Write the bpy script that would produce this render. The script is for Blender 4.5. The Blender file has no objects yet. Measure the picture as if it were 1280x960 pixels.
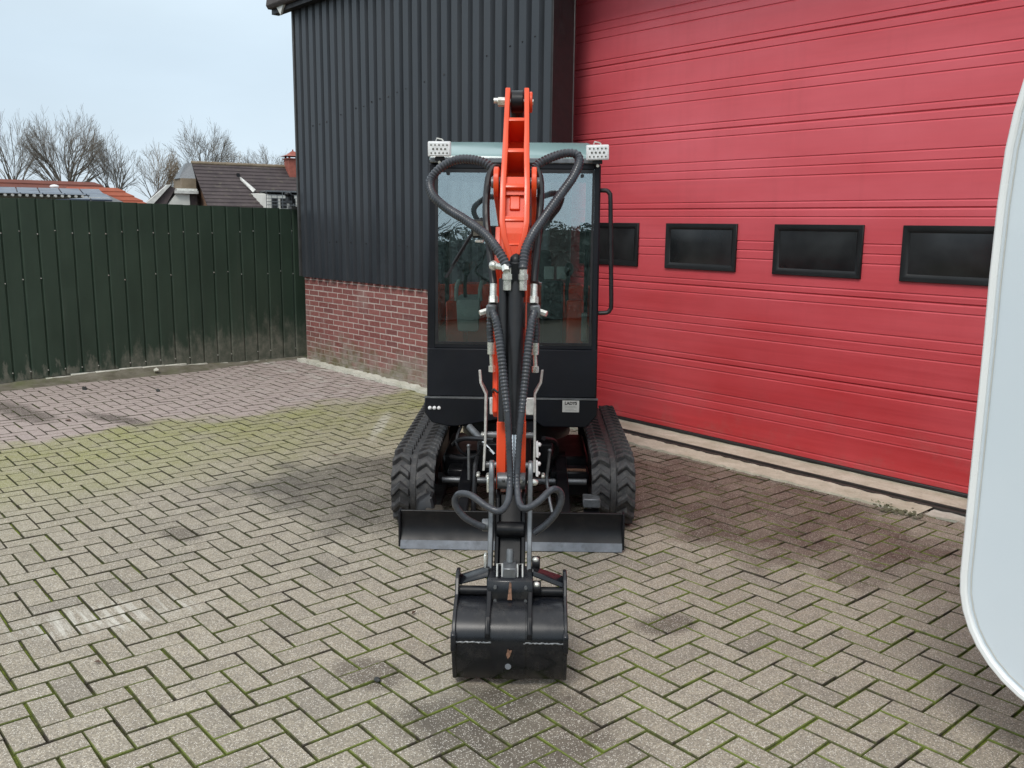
import bpy, bmesh, math, random
from mathutils import Vector, Matrix
R = math.radians
SC = bpy.context.scene
COL = SC.collection

# ------------------------------------------------------------------ camera, sky, sun, exposure
cam_data = bpy.data.cameras.new('camera')
cam = bpy.data.objects.new('camera', cam_data)
COL.objects.link(cam)
cam_data.sensor_width = 36.0
cam_data.lens = 36.0 * 1139.4 / 1280.0
cam_data.clip_start = 0.05
cam_data.clip_end = 2000.0
_f, _p, _r, _az = 1139.4, 0.1752, -0.0097, -0.8632
_fw = Vector((0, math.cos(_p), -math.sin(_p)))
_up = Vector((0, math.sin(_p), math.cos(_p)))
_rt = Vector((1, 0, 0))
_rt2 = _rt * math.cos(_r) - _up * math.sin(_r)
_up2 = _rt * math.sin(_r) + _up * math.cos(_r)
_W = Matrix(((math.cos(_az), math.sin(_az), 0), (-math.sin(_az), math.cos(_az), 0), (0, 0, 1)))
_rt2, _up2, _fw = _W @ _rt2, _W @ _up2, _W @ _fw
cam.matrix_world = Matrix(((_rt2.x, _up2.x, -_fw.x, 0), (_rt2.y, _up2.y, -_fw.y, 0),
                           (_rt2.z, _up2.z, -_fw.z, 1.635), (0, 0, 0, 1)))
SC.camera = cam

SUN_EL, SUN_AZ = R(50), R(152)      # overcast: a weak, wide sun behind the clouds
world = bpy.data.worlds.new('World')
SC.world = world
world.use_nodes = True
_nt = world.node_tree
_nt.nodes.clear()
_out = _nt.nodes.new('ShaderNodeOutputWorld')
_mix = _nt.nodes.new('ShaderNodeMixShader')
_bg1 = _nt.nodes.new('ShaderNodeBackground')
_bg2 = _nt.nodes.new('ShaderNodeBackground')
_sky = _nt.nodes.new('ShaderNodeTexSky')
_sky.sky_type = 'NISHITA'
_sky.sun_disc = False
_sky.sun_elevation = SUN_EL
_sky.sun_rotation = SUN_AZ
_nt.links.new(_sky.outputs[0], _bg1.inputs[0])
_bg1.inputs[1].default_value = 0.10
_tc = _nt.nodes.new('ShaderNodeTexCoord')
_sep = _nt.nodes.new('ShaderNodeSeparateXYZ')
_nt.links.new(_tc.outputs['Generated'], _sep.inputs[0])
_ramp = _nt.nodes.new('ShaderNodeValToRGB')
_ramp.color_ramp.elements[0].position = 0.0
_ramp.color_ramp.elements[0].color = (0.535, 0.63, 0.72, 1)
_ramp.color_ramp.elements[1].position = 1.0
_ramp.color_ramp.elements[1].color = (1.12, 1.14, 1.16, 1)
_e = _ramp.color_ramp.elements.new(0.16); _e.color = (0.56, 0.67, 0.76, 1)
_e = _ramp.color_ramp.elements.new(0.34); _e.color = (0.72, 0.83, 0.885, 1)
_nt.links.new(_sep.outputs[2], _ramp.inputs[0])
_map = _nt.nodes.new('ShaderNodeMapping')
_map.inputs['Scale'].default_value = (1.0, 1.0, 3.0)
_nt.links.new(_tc.outputs['Generated'], _map.inputs[0])
_noi = _nt.nodes.new('ShaderNodeTexNoise')
_noi.inputs['Scale'].default_value = 1.6
_noi.inputs['Detail'].default_value = 5
_noi.inputs['Roughness'].default_value = 0.5
_nt.links.new(_map.outputs[0], _noi.inputs['Vector'])
_mr = _nt.nodes.new('ShaderNodeMapRange')
_mr.inputs[1].default_value = 0.3; _mr.inputs[2].default_value = 0.7
_mr.inputs[3].default_value = 0.90; _mr.inputs[4].default_value = 1.14
_nt.links.new(_noi.outputs[0], _mr.inputs[0])
_mul = _nt.nodes.new('ShaderNodeMix'); _mul.data_type = 'RGBA'; _mul.blend_type = 'MULTIPLY'
_mul.inputs[0].default_value = 1.0
_nt.links.new(_ramp.outputs[0], _mul.inputs[6]); _nt.links.new(_mr.outputs[0], _mul.inputs[7])
_nt.links.new(_mul.outputs[2], _bg2.inputs[0])
_bg2.inputs[1].default_value = 0.98
_mix.inputs[0].default_value = 0.88
_nt.links.new(_bg1.outputs[0], _mix.inputs[1]); _nt.links.new(_bg2.outputs[0], _mix.inputs[2])
_nt.links.new(_mix.outputs[0], _out.inputs[0])

sun_data = bpy.data.lights.new('sun', 'SUN')
sun_data.energy = 1.35
sun_data.angle = R(18)
sun_data.color = (1.0, 0.96, 0.90)
sun = bpy.data.objects.new('sun', sun_data)
COL.objects.link(sun)
_sd = Vector((math.sin(SUN_AZ) * math.cos(SUN_EL), math.cos(SUN_AZ) * math.cos(SUN_EL), math.sin(SUN_EL)))
sun.rotation_euler = _sd.to_track_quat('Z', 'Y').to_euler()
sun.location = _sd * 30
SC.view_settings.view_transform = 'Standard'
SC.view_settings.look = 'None'
SC.view_settings.gamma = 1.0
SC.view_settings.use_curve_mapping = False
SC.view_settings.exposure = 0.35

# ------------------------------------------------------------------ material helpers
class NT:
    def __init__(s, name):
        s.m = bpy.data.materials.new(name); s.m.use_nodes = True
        s.t = s.m.node_tree; s.t.nodes.clear()
        s.out = s.t.nodes.new('ShaderNodeOutputMaterial')
        s.b = s.n('ShaderNodeBsdfPrincipled')
        s.t.links.new(s.b.outputs[0], s.out.inputs[0])
    def n(s, typ, **kw):
        nd = s.t.nodes.new(typ)
        for k, v in kw.items():
            setattr(nd, k, v)
        return nd
    def put(s, sock, v):
        if hasattr(v, 'is_output'): s.t.links.new(v, sock)
        elif isinstance(v, (tuple, list)) and len(v) == 3 and sock.type == 'RGBA': sock.default_value = (*v, 1)
        else: sock.default_value = v
    def pos(s): return s.n('ShaderNodeNewGeometry').outputs['Position']
    def obj(s): return s.n('ShaderNodeTexCoord').outputs['Object']
    def rnd(s): return s.n('ShaderNodeObjectInfo').outputs['Random']
    def scale(s, v, sc, loc=(0, 0, 0), rot=(0, 0, 0)):
        m = s.n('ShaderNodeMapping'); m.inputs['Scale'].default_value = sc
        m.inputs['Location'].default_value = loc; m.inputs['Rotation'].default_value = rot
        s.put(m.inputs[0], v); return m.outputs[0]
    def noise(s, v, sc, det=4, rough=0.55, dist=0):
        m = s.n('ShaderNodeTexNoise'); m.inputs['Scale'].default_value = sc; m.inputs['Detail'].default_value = det
        m.inputs['Roughness'].default_value = rough; m.inputs['Distortion'].default_value = dist
        s.put(m.inputs['Vector'], v); return m.outputs[0]
    def voro(s, v, sc, out='Distance'):
        m = s.n('ShaderNodeTexVoronoi'); m.inputs['Scale'].default_value = sc
        s.put(m.inputs['Vector'], v); return m.outputs[out]
    def rng(s, v, a, b, c=0.0, d=1.0, smooth=False):
        m = s.n('ShaderNodeMapRange')
        if smooth: m.interpolation_type = 'SMOOTHSTEP'
        m.inputs[1].default_value = a; m.inputs[2].default_value = b
        m.inputs[3].default_value = c; m.inputs[4].default_value = d
        s.put(m.inputs[0], v); return m.outputs[0]
    def math(s, op, a, b=0.0, clamp=False):
        m = s.n('ShaderNodeMath', operation=op, use_clamp=clamp)
        s.put(m.inputs[0], a); s.put(m.inputs[1], b); return m.outputs[0]
    def mix(s, f, a, b, mode='MIX'):
        m = s.n('ShaderNodeMix', data_type='RGBA', blend_type=mode)
        s.put(m.inputs[0], f); s.put(m.inputs[6], a); s.put(m.inputs[7], b); return m.outputs[2]
    def sep(s, v):
        m = s.n('ShaderNodeSeparateXYZ'); s.put(m.inputs[0], v); return m.outputs
    def bump(s, h, st=0.3, dist=0.01):
        m = s.n('ShaderNodeBump'); m.inputs['Strength'].default_value = st; m.inputs['Distance'].default_value = dist
        s.put(m.inputs['Height'], h); s.t.links.new(m.outputs[0], s.b.inputs['Normal'])
    def set(s, **kw):
        names = dict(color='Base Color', rough='Roughness', metal='Metallic', spec='Specular IOR Level', coat='Coat Weight',
                     coatr='Coat Roughness', ior='IOR', emis='Emission Color', emstr='Emission Strength')
        for k, v in kw.items(): s.put(s.b.inputs[names[k]], v)
        return s.m

def simple(name, color, rough=0.5, metal=0.0, var=0.25, vscale=8.0, bump=0.0, bscale=60.0, spec=0.5, coat=0.0, dirt=None, dirt_amt=0.3):
    k = NT(name); o = k.obj()
    n = k.noise(o, vscale, 5)
    dark = tuple(c * (1 - var) for c in color); lite = tuple(min(1, c * (1 + var)) for c in color)
    c = k.mix(k.rng(n, 0.3, 0.7), dark, lite)
    if dirt:
        d = k.rng(k.noise(o, vscale * 2.7, 6, 0.7), 0.5, 0.75, 0, dirt_amt)
        c = k.mix(d, c, dirt)
    rr = k.rng(k.noise(o, vscale * 1.7, 4), 0.3, 0.7, max(0.03, rough - 0.09), min(1, rough + 0.09))
    if bump: k.bump(k.noise(o, bscale, 3), bump, 0.004)
    return k.set(color=c, rough=rr, metal=metal, spec=spec, coat=coat, coatr=0.22)

MAT = {}
MAT['black'] = simple('black_paint', (0.007, 0.0075, 0.0095), 0.38, vscale=5, spec=0.3, dirt=(0.05, 0.045, 0.04), dirt_amt=0.25)
MAT['black_gloss'] = simple('black_gloss_paint', (0.007, 0.008, 0.011), 0.27, vscale=6, dirt=(0.06, 0.055, 0.05), dirt_amt=0.45, bump=0.06, bscale=9, spec=0.5)
MAT['panel_black'] = simple('cab_panel_black', (0.0075, 0.0088, 0.0125), 0.45, vscale=3, dirt=(0.02, 0.02, 0.02), dirt_amt=0.2, spec=0.28)
MAT['rubber'] = simple('track_rubber', (0.036, 0.036, 0.038), 0.62, vscale=14, bump=0.3, bscale=90, dirt=(0.14, 0.13, 0.115), dirt_amt=0.55)
MAT['hose'] = simple('hose_rubber', (0.012, 0.012, 0.014), 0.42, vscale=20)
MAT['sleeve'] = simple('spiral_sleeve', (0.045, 0.049, 0.058), 0.32, vscale=25)
MAT['orange'] = simple('orange_paint', (0.78, 0.075, 0.018), 0.33, vscale=4, var=0.06, bump=0.03, bscale=40)
MAT['steel'] = simple('bright_steel', (0.60, 0.60, 0.58), 0.34, 0.25, vscale=30)
MAT['grey_metal'] = simple('grey_metal', (0.17, 0.18, 0.19), 0.38, 0.5, vscale=18, dirt=(0.04, 0.035, 0.03), dirt_amt=0.5)
MAT['edge_steel'] = simple('cutting_edge_steel', (0.20, 0.215, 0.24), 0.42, 0.3, vscale=12, dirt=(0.05, 0.05, 0.05), dirt_amt=0.5)
MAT['zinc'] = simple('zinc_fitting', (0.75, 0.75, 0.70), 0.28, 0.6, vscale=40)
MAT['chrome'] = simple('chrome_rod', (0.8, 0.8, 0.8), 0.1, 1.0, vscale=5, var=0.02)
MAT['rust'] = simple('bare_rusty_metal', (0.24, 0.13, 0.085), 0.6, 0.2, vscale=120, var=0.6, dirt=(0.02, 0.02, 0.02), dirt_amt=0.9)
MAT['roof_plastic'] = simple('cab_roof_plastic', (0.21, 0.32, 0.32), 0.2, vscale=2, var=0.05, coat=0.4)
MAT['lamp_lens'] = simple('lamp_lens', (0.85, 0.87, 0.88), 0.2, vscale=60, var=0.15)
MAT['lamp_dark'] = simple('lamp_diode', (0.12, 0.12, 0.10), 0.3, vscale=60)
MAT['white'] = simple('white_plastic', (0.8, 0.8, 0.8), 0.35, vscale=8, var=0.04)
MAT['sticker'] = simple('sticker_paper', (0.55, 0.55, 0.52), 0.5, vscale=30, var=0.08)
MAT['ink'] = simple('print_ink', (0.02, 0.02, 0.02), 0.6)
MAT['ink_pale'] = simple('pale_print_ink', (0.30, 0.30, 0.28), 0.6)
MAT['seat'] = simple('seat_vinyl', (0.02, 0.02, 0.022), 0.55, vscale=20, bump=0.2)
MAT['sage'] = simple('grey_green_plastic', (0.34, 0.44, 0.40), 0.45, vscale=6, var=0.08)
MAT['mud'] = simple('dark_wet_mud', (0.05, 0.042, 0.033), 0.6, vscale=12, bump=0.4, bscale=30)

def glass_mat(name, tint, refl, rough=0.0):
    k = NT(name); k.t.nodes.remove(k.b)
    tr = k.n('ShaderNodeBsdfTransparent'); tr.inputs[0].default_value = (*tint, 1)
    gl = k.n('ShaderNodeBsdfGlossy'); gl.inputs['Roughness'].default_value = rough
    gl.inputs[0].default_value = (0.86, 0.97, 1.0, 1)
    fr = k.n('ShaderNodeFresnel'); fr.inputs[0].default_value = 1.5
    a = k.math('ADD', fr.outputs[0], refl, True)
    bn = k.n('ShaderNodeBump'); bn.inputs['Strength'].default_value = 0.05; bn.inputs['Distance'].default_value = 0.02
    k.put(bn.inputs['Height'], k.noise(k.obj(), 3.0, 2)); k.t.links.new(bn.outputs[0], gl.inputs['Normal'])
    mx = k.n('ShaderNodeMixShader'); k.put(mx.inputs[0], a)
    k.t.links.new(tr.outputs[0], mx.inputs[1]); k.t.links.new(gl.outputs[0], mx.inputs[2])
    k.t.links.new(mx.outputs[0], k.out.inputs[0])
    return k.m
MAT['side_glass'] = glass_mat('side_glass', (0.90, 0.94, 0.93), 0.02)
MAT['glass'] = glass_mat('tinted_cab_glass', (0.94, 0.96, 0.95), 0.19)

# paving: clay-grey concrete pavers with pale aggregate, algae and damp patches that have shapes of their own
def paver_mat():
    k = NT('concrete_paver'); p = k.pos(); x, y, z = k.sep(p)
    at = k.n('ShaderNodeAttribute'); at.attribute_name = 'rnd'
    r1 = k.math('FRACT', k.math('ADD', k.math('MULTIPLY', k.rnd(), 7.31), at.outputs['Fac']))
    base = k.mix(r1, (0.372, 0.325, 0.252), (0.455, 0.402, 0.315))
    r2 = k.math('FRACT', k.math('MULTIPLY', r1, 13.7))
    base = k.mix(k.rng(r2, 0.90, 1.0, 0, 0.45), base, (0.19, 0.17, 0.15))
    base = k.mix(k.rng(r2, 0.05, 0.0, 0, 0.35), base, (0.38, 0.32, 0.25))
    base = k.mix(k.rng(k.noise(p, 16, 6, 0.75), 0.40, 0.68, 0, 0.5), base, (0.20, 0.18, 0.155))
    base = k.mix(k.rng(k.noise(p, 110, 3, 0.8), 0.40, 0.62, 0, 0.75), base, (0.13, 0.115, 0.095))
    base = k.mix(k.rng(k.noise(p, 1.1, 4, 0.6), 0.52, 0.68, 0, 0.22), base, (0.17, 0.155, 0.13))
    # older pinkish pavers against the fence (x < -7.3) and the algae stripe where the run-off stands
    wob = k.math('ADD', x, k.rng(k.noise(p, 1.3, 4), 0.3, 0.7, -0.25, 0.25))
    pink = k.rng(wob, -7.25, -7.45)
    base = k.mix(k.math('MULTIPLY', pink, 0.75), base, (0.36, 0.285, 0.275))
    moss_n = k.rng(k.noise(p, 2.2, 5, 0.65), 0.33, 0.62)
    band = k.math('MULTIPLY', k.rng(wob, -7.5, -7.2, 0, 1, True), k.rng(wob, -6.7, -5.2, 1, 0, True))
    moss = k.math('MULTIPLY', band, k.math('ADD', k.math('MULTIPLY', moss_n, 0.6), 0.25))
    base = k.mix(moss, base, (0.235, 0.235, 0.075))
    g2 = k.math('MULTIPLY', k.rng(wob, -5.8, -4.6, 0.28, 0.0), k.rng(k.noise(p, 0.8, 3), 0.4, 0.65))
    base = k.mix(k.math('MULTIPLY', g2, k.rng(wob, -7.3, -7.1)), base, (0.30, 0.30, 0.14))
    # damp, oil-darkened patches
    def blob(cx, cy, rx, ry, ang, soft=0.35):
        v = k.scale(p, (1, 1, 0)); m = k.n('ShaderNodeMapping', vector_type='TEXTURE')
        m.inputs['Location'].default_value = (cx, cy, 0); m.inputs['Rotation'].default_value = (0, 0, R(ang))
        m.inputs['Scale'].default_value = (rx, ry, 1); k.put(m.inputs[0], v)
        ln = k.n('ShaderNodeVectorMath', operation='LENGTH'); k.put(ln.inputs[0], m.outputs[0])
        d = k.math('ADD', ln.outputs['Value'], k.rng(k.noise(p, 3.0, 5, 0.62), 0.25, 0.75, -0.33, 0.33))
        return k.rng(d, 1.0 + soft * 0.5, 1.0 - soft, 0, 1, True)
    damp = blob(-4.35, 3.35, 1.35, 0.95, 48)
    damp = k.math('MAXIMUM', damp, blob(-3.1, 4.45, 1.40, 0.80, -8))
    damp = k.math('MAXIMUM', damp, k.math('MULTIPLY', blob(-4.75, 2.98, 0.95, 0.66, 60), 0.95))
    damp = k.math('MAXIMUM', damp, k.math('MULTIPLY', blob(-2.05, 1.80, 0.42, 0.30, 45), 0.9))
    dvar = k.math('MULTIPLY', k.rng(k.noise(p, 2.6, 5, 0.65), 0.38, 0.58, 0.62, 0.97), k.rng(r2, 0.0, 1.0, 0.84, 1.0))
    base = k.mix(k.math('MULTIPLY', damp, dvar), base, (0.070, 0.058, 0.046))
    dirt = k.math('MAXIMUM', blob(-8.6, 1.75, 0.75, 0.16, 8, 0.6), blob(-7.75, 2.3, 0.5, 0.12, 20, 0.6))
    dirt = k.math('MAXIMUM', dirt, k.math('MULTIPLY', blob(-2.72, 1.62, 0.16, 0.12, 30), 0.8))
    dirt = k.math('MAXIMUM', dirt, k.math('MULTIPLY', blob(-4.62, 1.66, 0.16, 0.08, 10), 0.8))
    dirt = k.math('MAXIMUM', dirt, k.math('MULTIPLY', blob(-2.27, 2.80, 0.15, 0.10, 70), 0.8))
    base = k.mix(k.math('MULTIPLY', dirt, 0.75), base, (0.065, 0.05, 0.04))
    scr = k.math('MULTIPLY', blob(-3.80, 1.05, 0.38, 0.16, 70, 0.5), k.rng(k.noise(k.scale(p, (3, 40, 1)), 1.0, 3), 0.45, 0.62))
    scr = k.math('MAXIMUM', k.math('MULTIPLY', scr, 0.8), k.math('MULTIPLY', blob(-6.2, 3.9, 0.5, 0.05, 140, 0.6), 0.5))
    base = k.mix(scr, base, (0.55, 0.53, 0.47))
    # lime bloom along the far brick wall
    base = k.mix(k.math('MULTIPLY', k.rng(k.noise(p, 4, 5, 0.7), 0.52, 0.66, 0, 0.55), k.math('MULTIPLY', pink, k.rng(y, 3.3, 4.6))), base, (0.55, 0.54, 0.49))
    # pale and dark aggregate
    ag = k.rng(k.voro(p, 190), 0.42, 0.22)
    pick = k.rng(k.voro(p, 190, 'Color'), 0.50, 0.62)
    base = k.mix(k.math('MULTIPLY', k.math('MULTIPLY', ag, pick), 0.90), base, (0.78, 0.74, 0.66))
    ag3 = k.math('MULTIPLY', k.rng(k.voro(p, 75), 0.20, 0.12), k.rng(k.voro(p, 75, 'Color'), 0.72, 0.80))
    base = k.mix(k.math('MULTIPLY', ag3, 0.8), base, (0.74, 0.72, 0.66))
    ag2 = k.math('MULTIPLY', k.rng(k.voro(p, 140), 0.22, 0.12), k.rng(k.noise(p, 60, 2), 0.5, 0.56))
    base = k.mix(k.math('MULTIPLY', ag2, 0.5), base, (0.10, 0.09, 0.08))
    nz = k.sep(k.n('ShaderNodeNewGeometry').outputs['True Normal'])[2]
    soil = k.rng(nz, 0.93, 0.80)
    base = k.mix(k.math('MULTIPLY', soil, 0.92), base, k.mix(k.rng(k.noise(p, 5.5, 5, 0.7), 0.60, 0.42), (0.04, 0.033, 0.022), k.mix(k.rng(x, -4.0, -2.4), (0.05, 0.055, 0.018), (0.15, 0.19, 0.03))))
    rough = k.rng(damp, 0, 1, 0.82, 0.5)
    k.bump(k.math('ADD', k.noise(p, 170, 3, 0.7), k.math('MULTIPLY', k.noise(p, 25, 3), 0.8)), 0.45, 0.004)
    return k.set(color=base, rough=rough, spec=0.3)
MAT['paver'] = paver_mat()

def joint_mat():
    k = NT('mossy_joint_sand'); p = k.pos(); x, y, z = k.sep(p)
    c = k.mix(k.rng(k.noise(p, 40, 4), 0.35, 0.65), (0.035, 0.028, 0.018), (0.075, 0.062, 0.042))
    right = k.math('MULTIPLY', k.math('MULTIPLY', k.rng(x, -3.4, -2.3), k.rng(y, 4.6, 3.6)), k.rng(y, 1.5, 2.7, 0.45, 1.0))
    left = k.math('MULTIPLY', k.rng(k.math('ADD', x, k.math('MULTIPLY', y, 0.6)), -2.0, -3.2), k.rng(y, 2.2, 0.9))
    far = k.math('MULTIPLY', k.rng(x, -5.5, -6.6), 0.8)
    amt = k.math('MAXIMUM', k.math('MAXIMUM', right, k.math('MULTIPLY', left, 0.9)), far)
    m = k.math('MULTIPLY', k.rng(k.noise(p, 5.5, 5, 0.7), 0.62, 0.40), k.math('ADD', k.math('MULTIPLY', amt, 1.3), 0.10), True)
    c = k.mix(m, c, k.mix(k.rng(k.noise(p, 90, 3), 0.3, 0.7), (0.10, 0.14, 0.015), (0.22, 0.27, 0.045)))
    k.bump(k.noise(p, 130, 4, 0.7), 0.8, 0.006)
    return k.set(color=c, rough=0.95, spec=0.15)
MAT['joint'] = joint_mat()

def brick_mat():
    k = NT('red_brick'); p = k.pos(); x, y, z = k.sep(p); o = k.obj()
    at = k.n('ShaderNodeAttribute'); at.attribute_name = 'rnd'
    r = k.math('FRACT', k.math('ADD', k.math('MULTIPLY', k.rnd(), 5.17), at.outputs['Fac']))
    c = k.mix(r, (0.185, 0.060, 0.054), (0.26, 0.095, 0.085))
    c = k.mix(k.rng(k.math('FRACT', k.math('MULTIPLY', r, 9.3)), 0.8, 1.0, 0, 0.6), c, (0.14, 0.055, 0.055))
    c = k.mix(k.rng(k.noise(p, 30, 5, 0.7), 0.45, 0.75, 0, 0.45), c, (0.36, 0.22, 0.20))
    zz = k.math('ADD', z, k.rng(k.noise(p, 5, 5, 0.65), 0.3, 0.7, -0.16, 0.16))
    low = k.math('MULTIPLY', k.rng(zz, 0.36, 0.06), 0.85)
    c = k.mix(low, c, k.mix(k.rng(k.noise(p, 9, 4), 0.4, 0.6), (0.30, 0.285, 0.25), (0.135, 0.135, 0.075)))
    spot = k.math('MULTIPLY', k.rng(k.noise(p, 2.2, 4), 0.55, 0.7), 0.35)
    c = k.mix(spot, c, (0.36, 0.30, 0.27))
    k.bump(k.noise(p, 120, 4, 0.7), 0.4, 0.003)
    return k.set(color=c, rough=0.85, spec=0.25)
MAT['brick'] = brick_mat()
def mortar_mat():
    k = NT('mortar'); p = k.pos(); x, y, z = k.sep(p)
    c = k.mix(k.rng(k.noise(p, 18, 5), 0.35, 0.65), (0.40, 0.33, 0.30), (0.55, 0.47, 0.43))
    zz = k.math('ADD', z, k.rng(k.noise(p, 5, 5, 0.65), 0.3, 0.7, -0.16, 0.16))
    c = k.mix(k.math('MULTIPLY', k.rng(zz, 0.30, 0.04), 0.8), c, (0.17, 0.165, 0.10))
    k.bump(k.noise(p, 200, 3), 0.5, 0.002)
    return k.set(color=c, rough=0.9, spec=0.2)
MAT['mortar'] = mortar_mat()

def concrete_mat(name, a, b, moss=0.4, mcol=(0.16, 0.17, 0.06)):
    k = NT(name); p = k.pos()
    c = k.mix(k.rng(k.noise(p, 6, 6, 0.7), 0.3, 0.7), a, b)
    c = k.mix(k.math('MULTIPLY', k.rng(k.noise(k.scale(p, (0.5, 1, 1)), 3.5, 5, 0.7), 0.5, 0.72), moss), c, mcol)
    c = k.mix(k.rng(k.noise(p, 70, 3, 0.8), 0.55, 0.8, 0, 0.6), c, (0.10, 0.09, 0.075))
    k.bump(k.noise(p, 55, 6, 0.75), 0.6, 0.008)
    return k.set(color=c, rough=0.88, spec=0.25)
MAT['apron'] = concrete_mat('weathered_concrete', (0.45, 0.42, 0.32), (0.68, 0.65, 0.54), 0.35, (0.20, 0.19, 0.10))
MAT['kerb'] = concrete_mat('mossy_concrete', (0.48, 0.47, 0.40), (0.68, 0.66, 0.58), 0.45)
MAT['soil'] = concrete_mat('moss_and_dirt', (0.09, 0.08, 0.055), (0.22, 0.20, 0.16), 0.6, (0.10, 0.12, 0.035))
MAT['ground'] = concrete_mat('dark_wet_earth', (0.03, 0.027, 0.018), (0.05, 0.045, 0.03), 0.4, (0.035, 0.045, 0.015))

def door_mat():
    k = NT('red_coated_steel'); p = k.pos(); x, y, z = k.sep(p)
    st = k.noise(k.scale(p, (0.6, 1, 26)), 1.0, 5, 0.65)
    c = k.mix(k.rng(st, 0.3, 0.7), (0.44, 0.022, 0.026), (0.56, 0.040, 0.046))
    # pinker higher up: sky reflection painted into the colour, plus chalky faded patches
    fade = k.math('ADD', k.rng(z, 0.2, 2.2, 0.20, 0.68), k.rng(k.noise(k.scale(p, (0.5, 1, 1.5)), 1.6, 4), 0.3, 0.7, -0.2, 0.2))
    c = k.mix(k.math('MAXIMUM', fade, 0.0), c, (0.74, 0.135, 0.165))
    run = k.math('MULTIPLY', k.rng(k.noise(k.scale(p, (9, 1, 0.7)), 1.0, 5, 0.6), 0.52, 0.75), 0.13)
    c = k.mix(run, c, (0.33, 0.05, 0.05))
    c = k.mix(k.math('MULTIPLY', k.rng(z, 0.55, 0.02, 0, 1), k.rng(k.noise(p, 5, 6, 0.7), 0.5, 0.72, 0, 0.35)), c, (0.30, 0.16, 0.14))
    k.bump(k.math('ADD', k.noise(k.scale(p, (30, 1, 300)), 1.0, 2), k.math('MULTIPLY', k.noise(p, 2.5, 2), 1.2)), 0.10, 0.004)
    return k.set(color=c, rough=k.rng(st, 0.3, 0.7, 0.38, 0.52), spec=0.5)
MAT['door'] = door_mat()
def clad_mat():
    k = NT('black_steel_cladding'); p = k.pos(); x, y, z = k.sep(p)
    n = k.noise(k.scale(p, (2.5, 1, 0.5)), 1.6, 5, 0.6)
    c = k.mix(k.rng(n, 0.3, 0.7), (0.025, 0.029, 0.036), (0.040, 0.045, 0.053))
    sp = k.math('MULTIPLY', k.rng(k.voro(p, 26), 0.10, 0.05), k.rng(k.noise(p, 3, 2), 0.55, 0.65))
    c = k.mix(k.math('MULTIPLY', sp, 0.4), c, (0.2, 0.2, 0.19))
    st = k.math('MULTIPLY', k.rng(k.noise(k.scale(p, (14, 14, 0.6)), 1.0, 4), 0.55, 0.75), 0.2)
    c = k.mix(st, c, (0.05, 0.055, 0.06))
    return k.set(color=c, rough=k.rng(n, 0.3, 0.7, 0.36, 0.50), spec=0.5)
MAT['clad'] = clad_mat()
def fence_mat():
    k = NT('dark_green_sheet'); p = k.pos(); x, y, z = k.sep(p)
    n = k.noise(k.scale(p, (1, 2.0, 0.8)), 1.8, 5, 0.6)
    c = k.mix(k.rng(n, 0.3, 0.7), (0.021, 0.038, 0.025), (0.032, 0.054, 0.036))
    sid = k.rng(y, 2.4, 4.6, 0.15, 0.58)
    zz = k.math('SUBTRACT', z, k.rng(k.noise(k.scale(p, (1, 5, 2)), 2.0, 5, 0.65), 0.3, 0.7, -0.2, 0.2))
    d = k.math('MULTIPLY', k.rng(k.math('DIVIDE', zz, sid), 1.0, 0.2, 0, 1, True), 0.78)
    c = k.mix(d, c, k.mix(k.rng(k.noise(p, 14, 5, 0.7), 0.4, 0.65), (0.105, 0.11, 0.085), (0.20, 0.19, 0.155)))
    st = k.math('MULTIPLY', k.rng(k.noise(k.scale(p, (1, 16, 0.6)), 1.0, 4), 0.56, 0.74), 0.18)
    c = k.mix(st, c, (0.07, 0.08, 0.065))
    k.bump(k.noise(p, 3.5, 3), 0.15, 0.02)
    return k.set(color=c, rough=0.55, spec=0.4)
MAT['fence'] = fence_mat()
MAT['frame_black'] = simple('black_window_frame', (0.012, 0.013, 0.014), 0.45, vscale=6, spec=0.35)
def pane_mat():
    k = NT('dull_acrylic_pane'); p = k.obj()
    n = k.noise(p, 3.2, 4)
    c = k.mix(k.rng(n, 0.3, 0.7), (0.006, 0.006, 0.007), (0.028, 0.029, 0.030))
    return k.set(color=c, rough=0.22, spec=0.4)
MAT['pane'] = pane_mat()
MAT['door_rubber'] = simple('door_rubber', (0.018, 0.017, 0.018), 0.6)
MAT['dark_steel'] = simple('dark_steel_channel', (0.04, 0.036, 0.033), 0.6, 0.1, vscale=10, dirt=(0.12, 0.08, 0.05), dirt_amt=0.4)
MAT['jamb'] = simple('dark_jamb', (0.012, 0.010, 0.011), 0.55)
MAT['grey_trim'] = simple('grey_corner_trim', (0.06, 0.06, 0.06), 0.5)
MAT['roof_dark'] = simple('brown_roof_sheet', (0.07, 0.055, 0.05), 0.7, vscale=4)
MAT['white_board'] = simple('weathered_white_board', (0.6, 0.6, 0.57), 0.6, vscale=5)
def caravan_mat():
    k = NT('white_caravan_skin'); p = k.pos(); o = k.obj()
    c = k.mix(k.rng(k.noise(p, 1.2, 4), 0.3, 0.7), (0.62, 0.69, 0.755), (0.69, 0.745, 0.79))
    c = k.mix(k.rng(k.noise(k.scale(p, (6, 1, 0.7)), 1.5, 5), 0.55, 0.8, 0, 0.12), c, (0.5, 0.5, 0.47))
    k.bump(k.noise(p, 1.4, 2), 0.05, 0.05)
    return k.set(color=c, rough=0.28, spec=0.5, coat=0.2)
MAT['caravan'] = caravan_mat()
MAT['trim_white'] = simple('white_edge_trim', (0.85, 0.86, 0.86), 0.3, vscale=3, var=0.03)
MAT['bark'] = simple('bare_bark', (0.17, 0.15, 0.125), 0.9, vscale=2)
MAT['bark_brown'] = simple('brown_bark', (0.21, 0.165, 0.115), 0.9, vscale=2)
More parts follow.
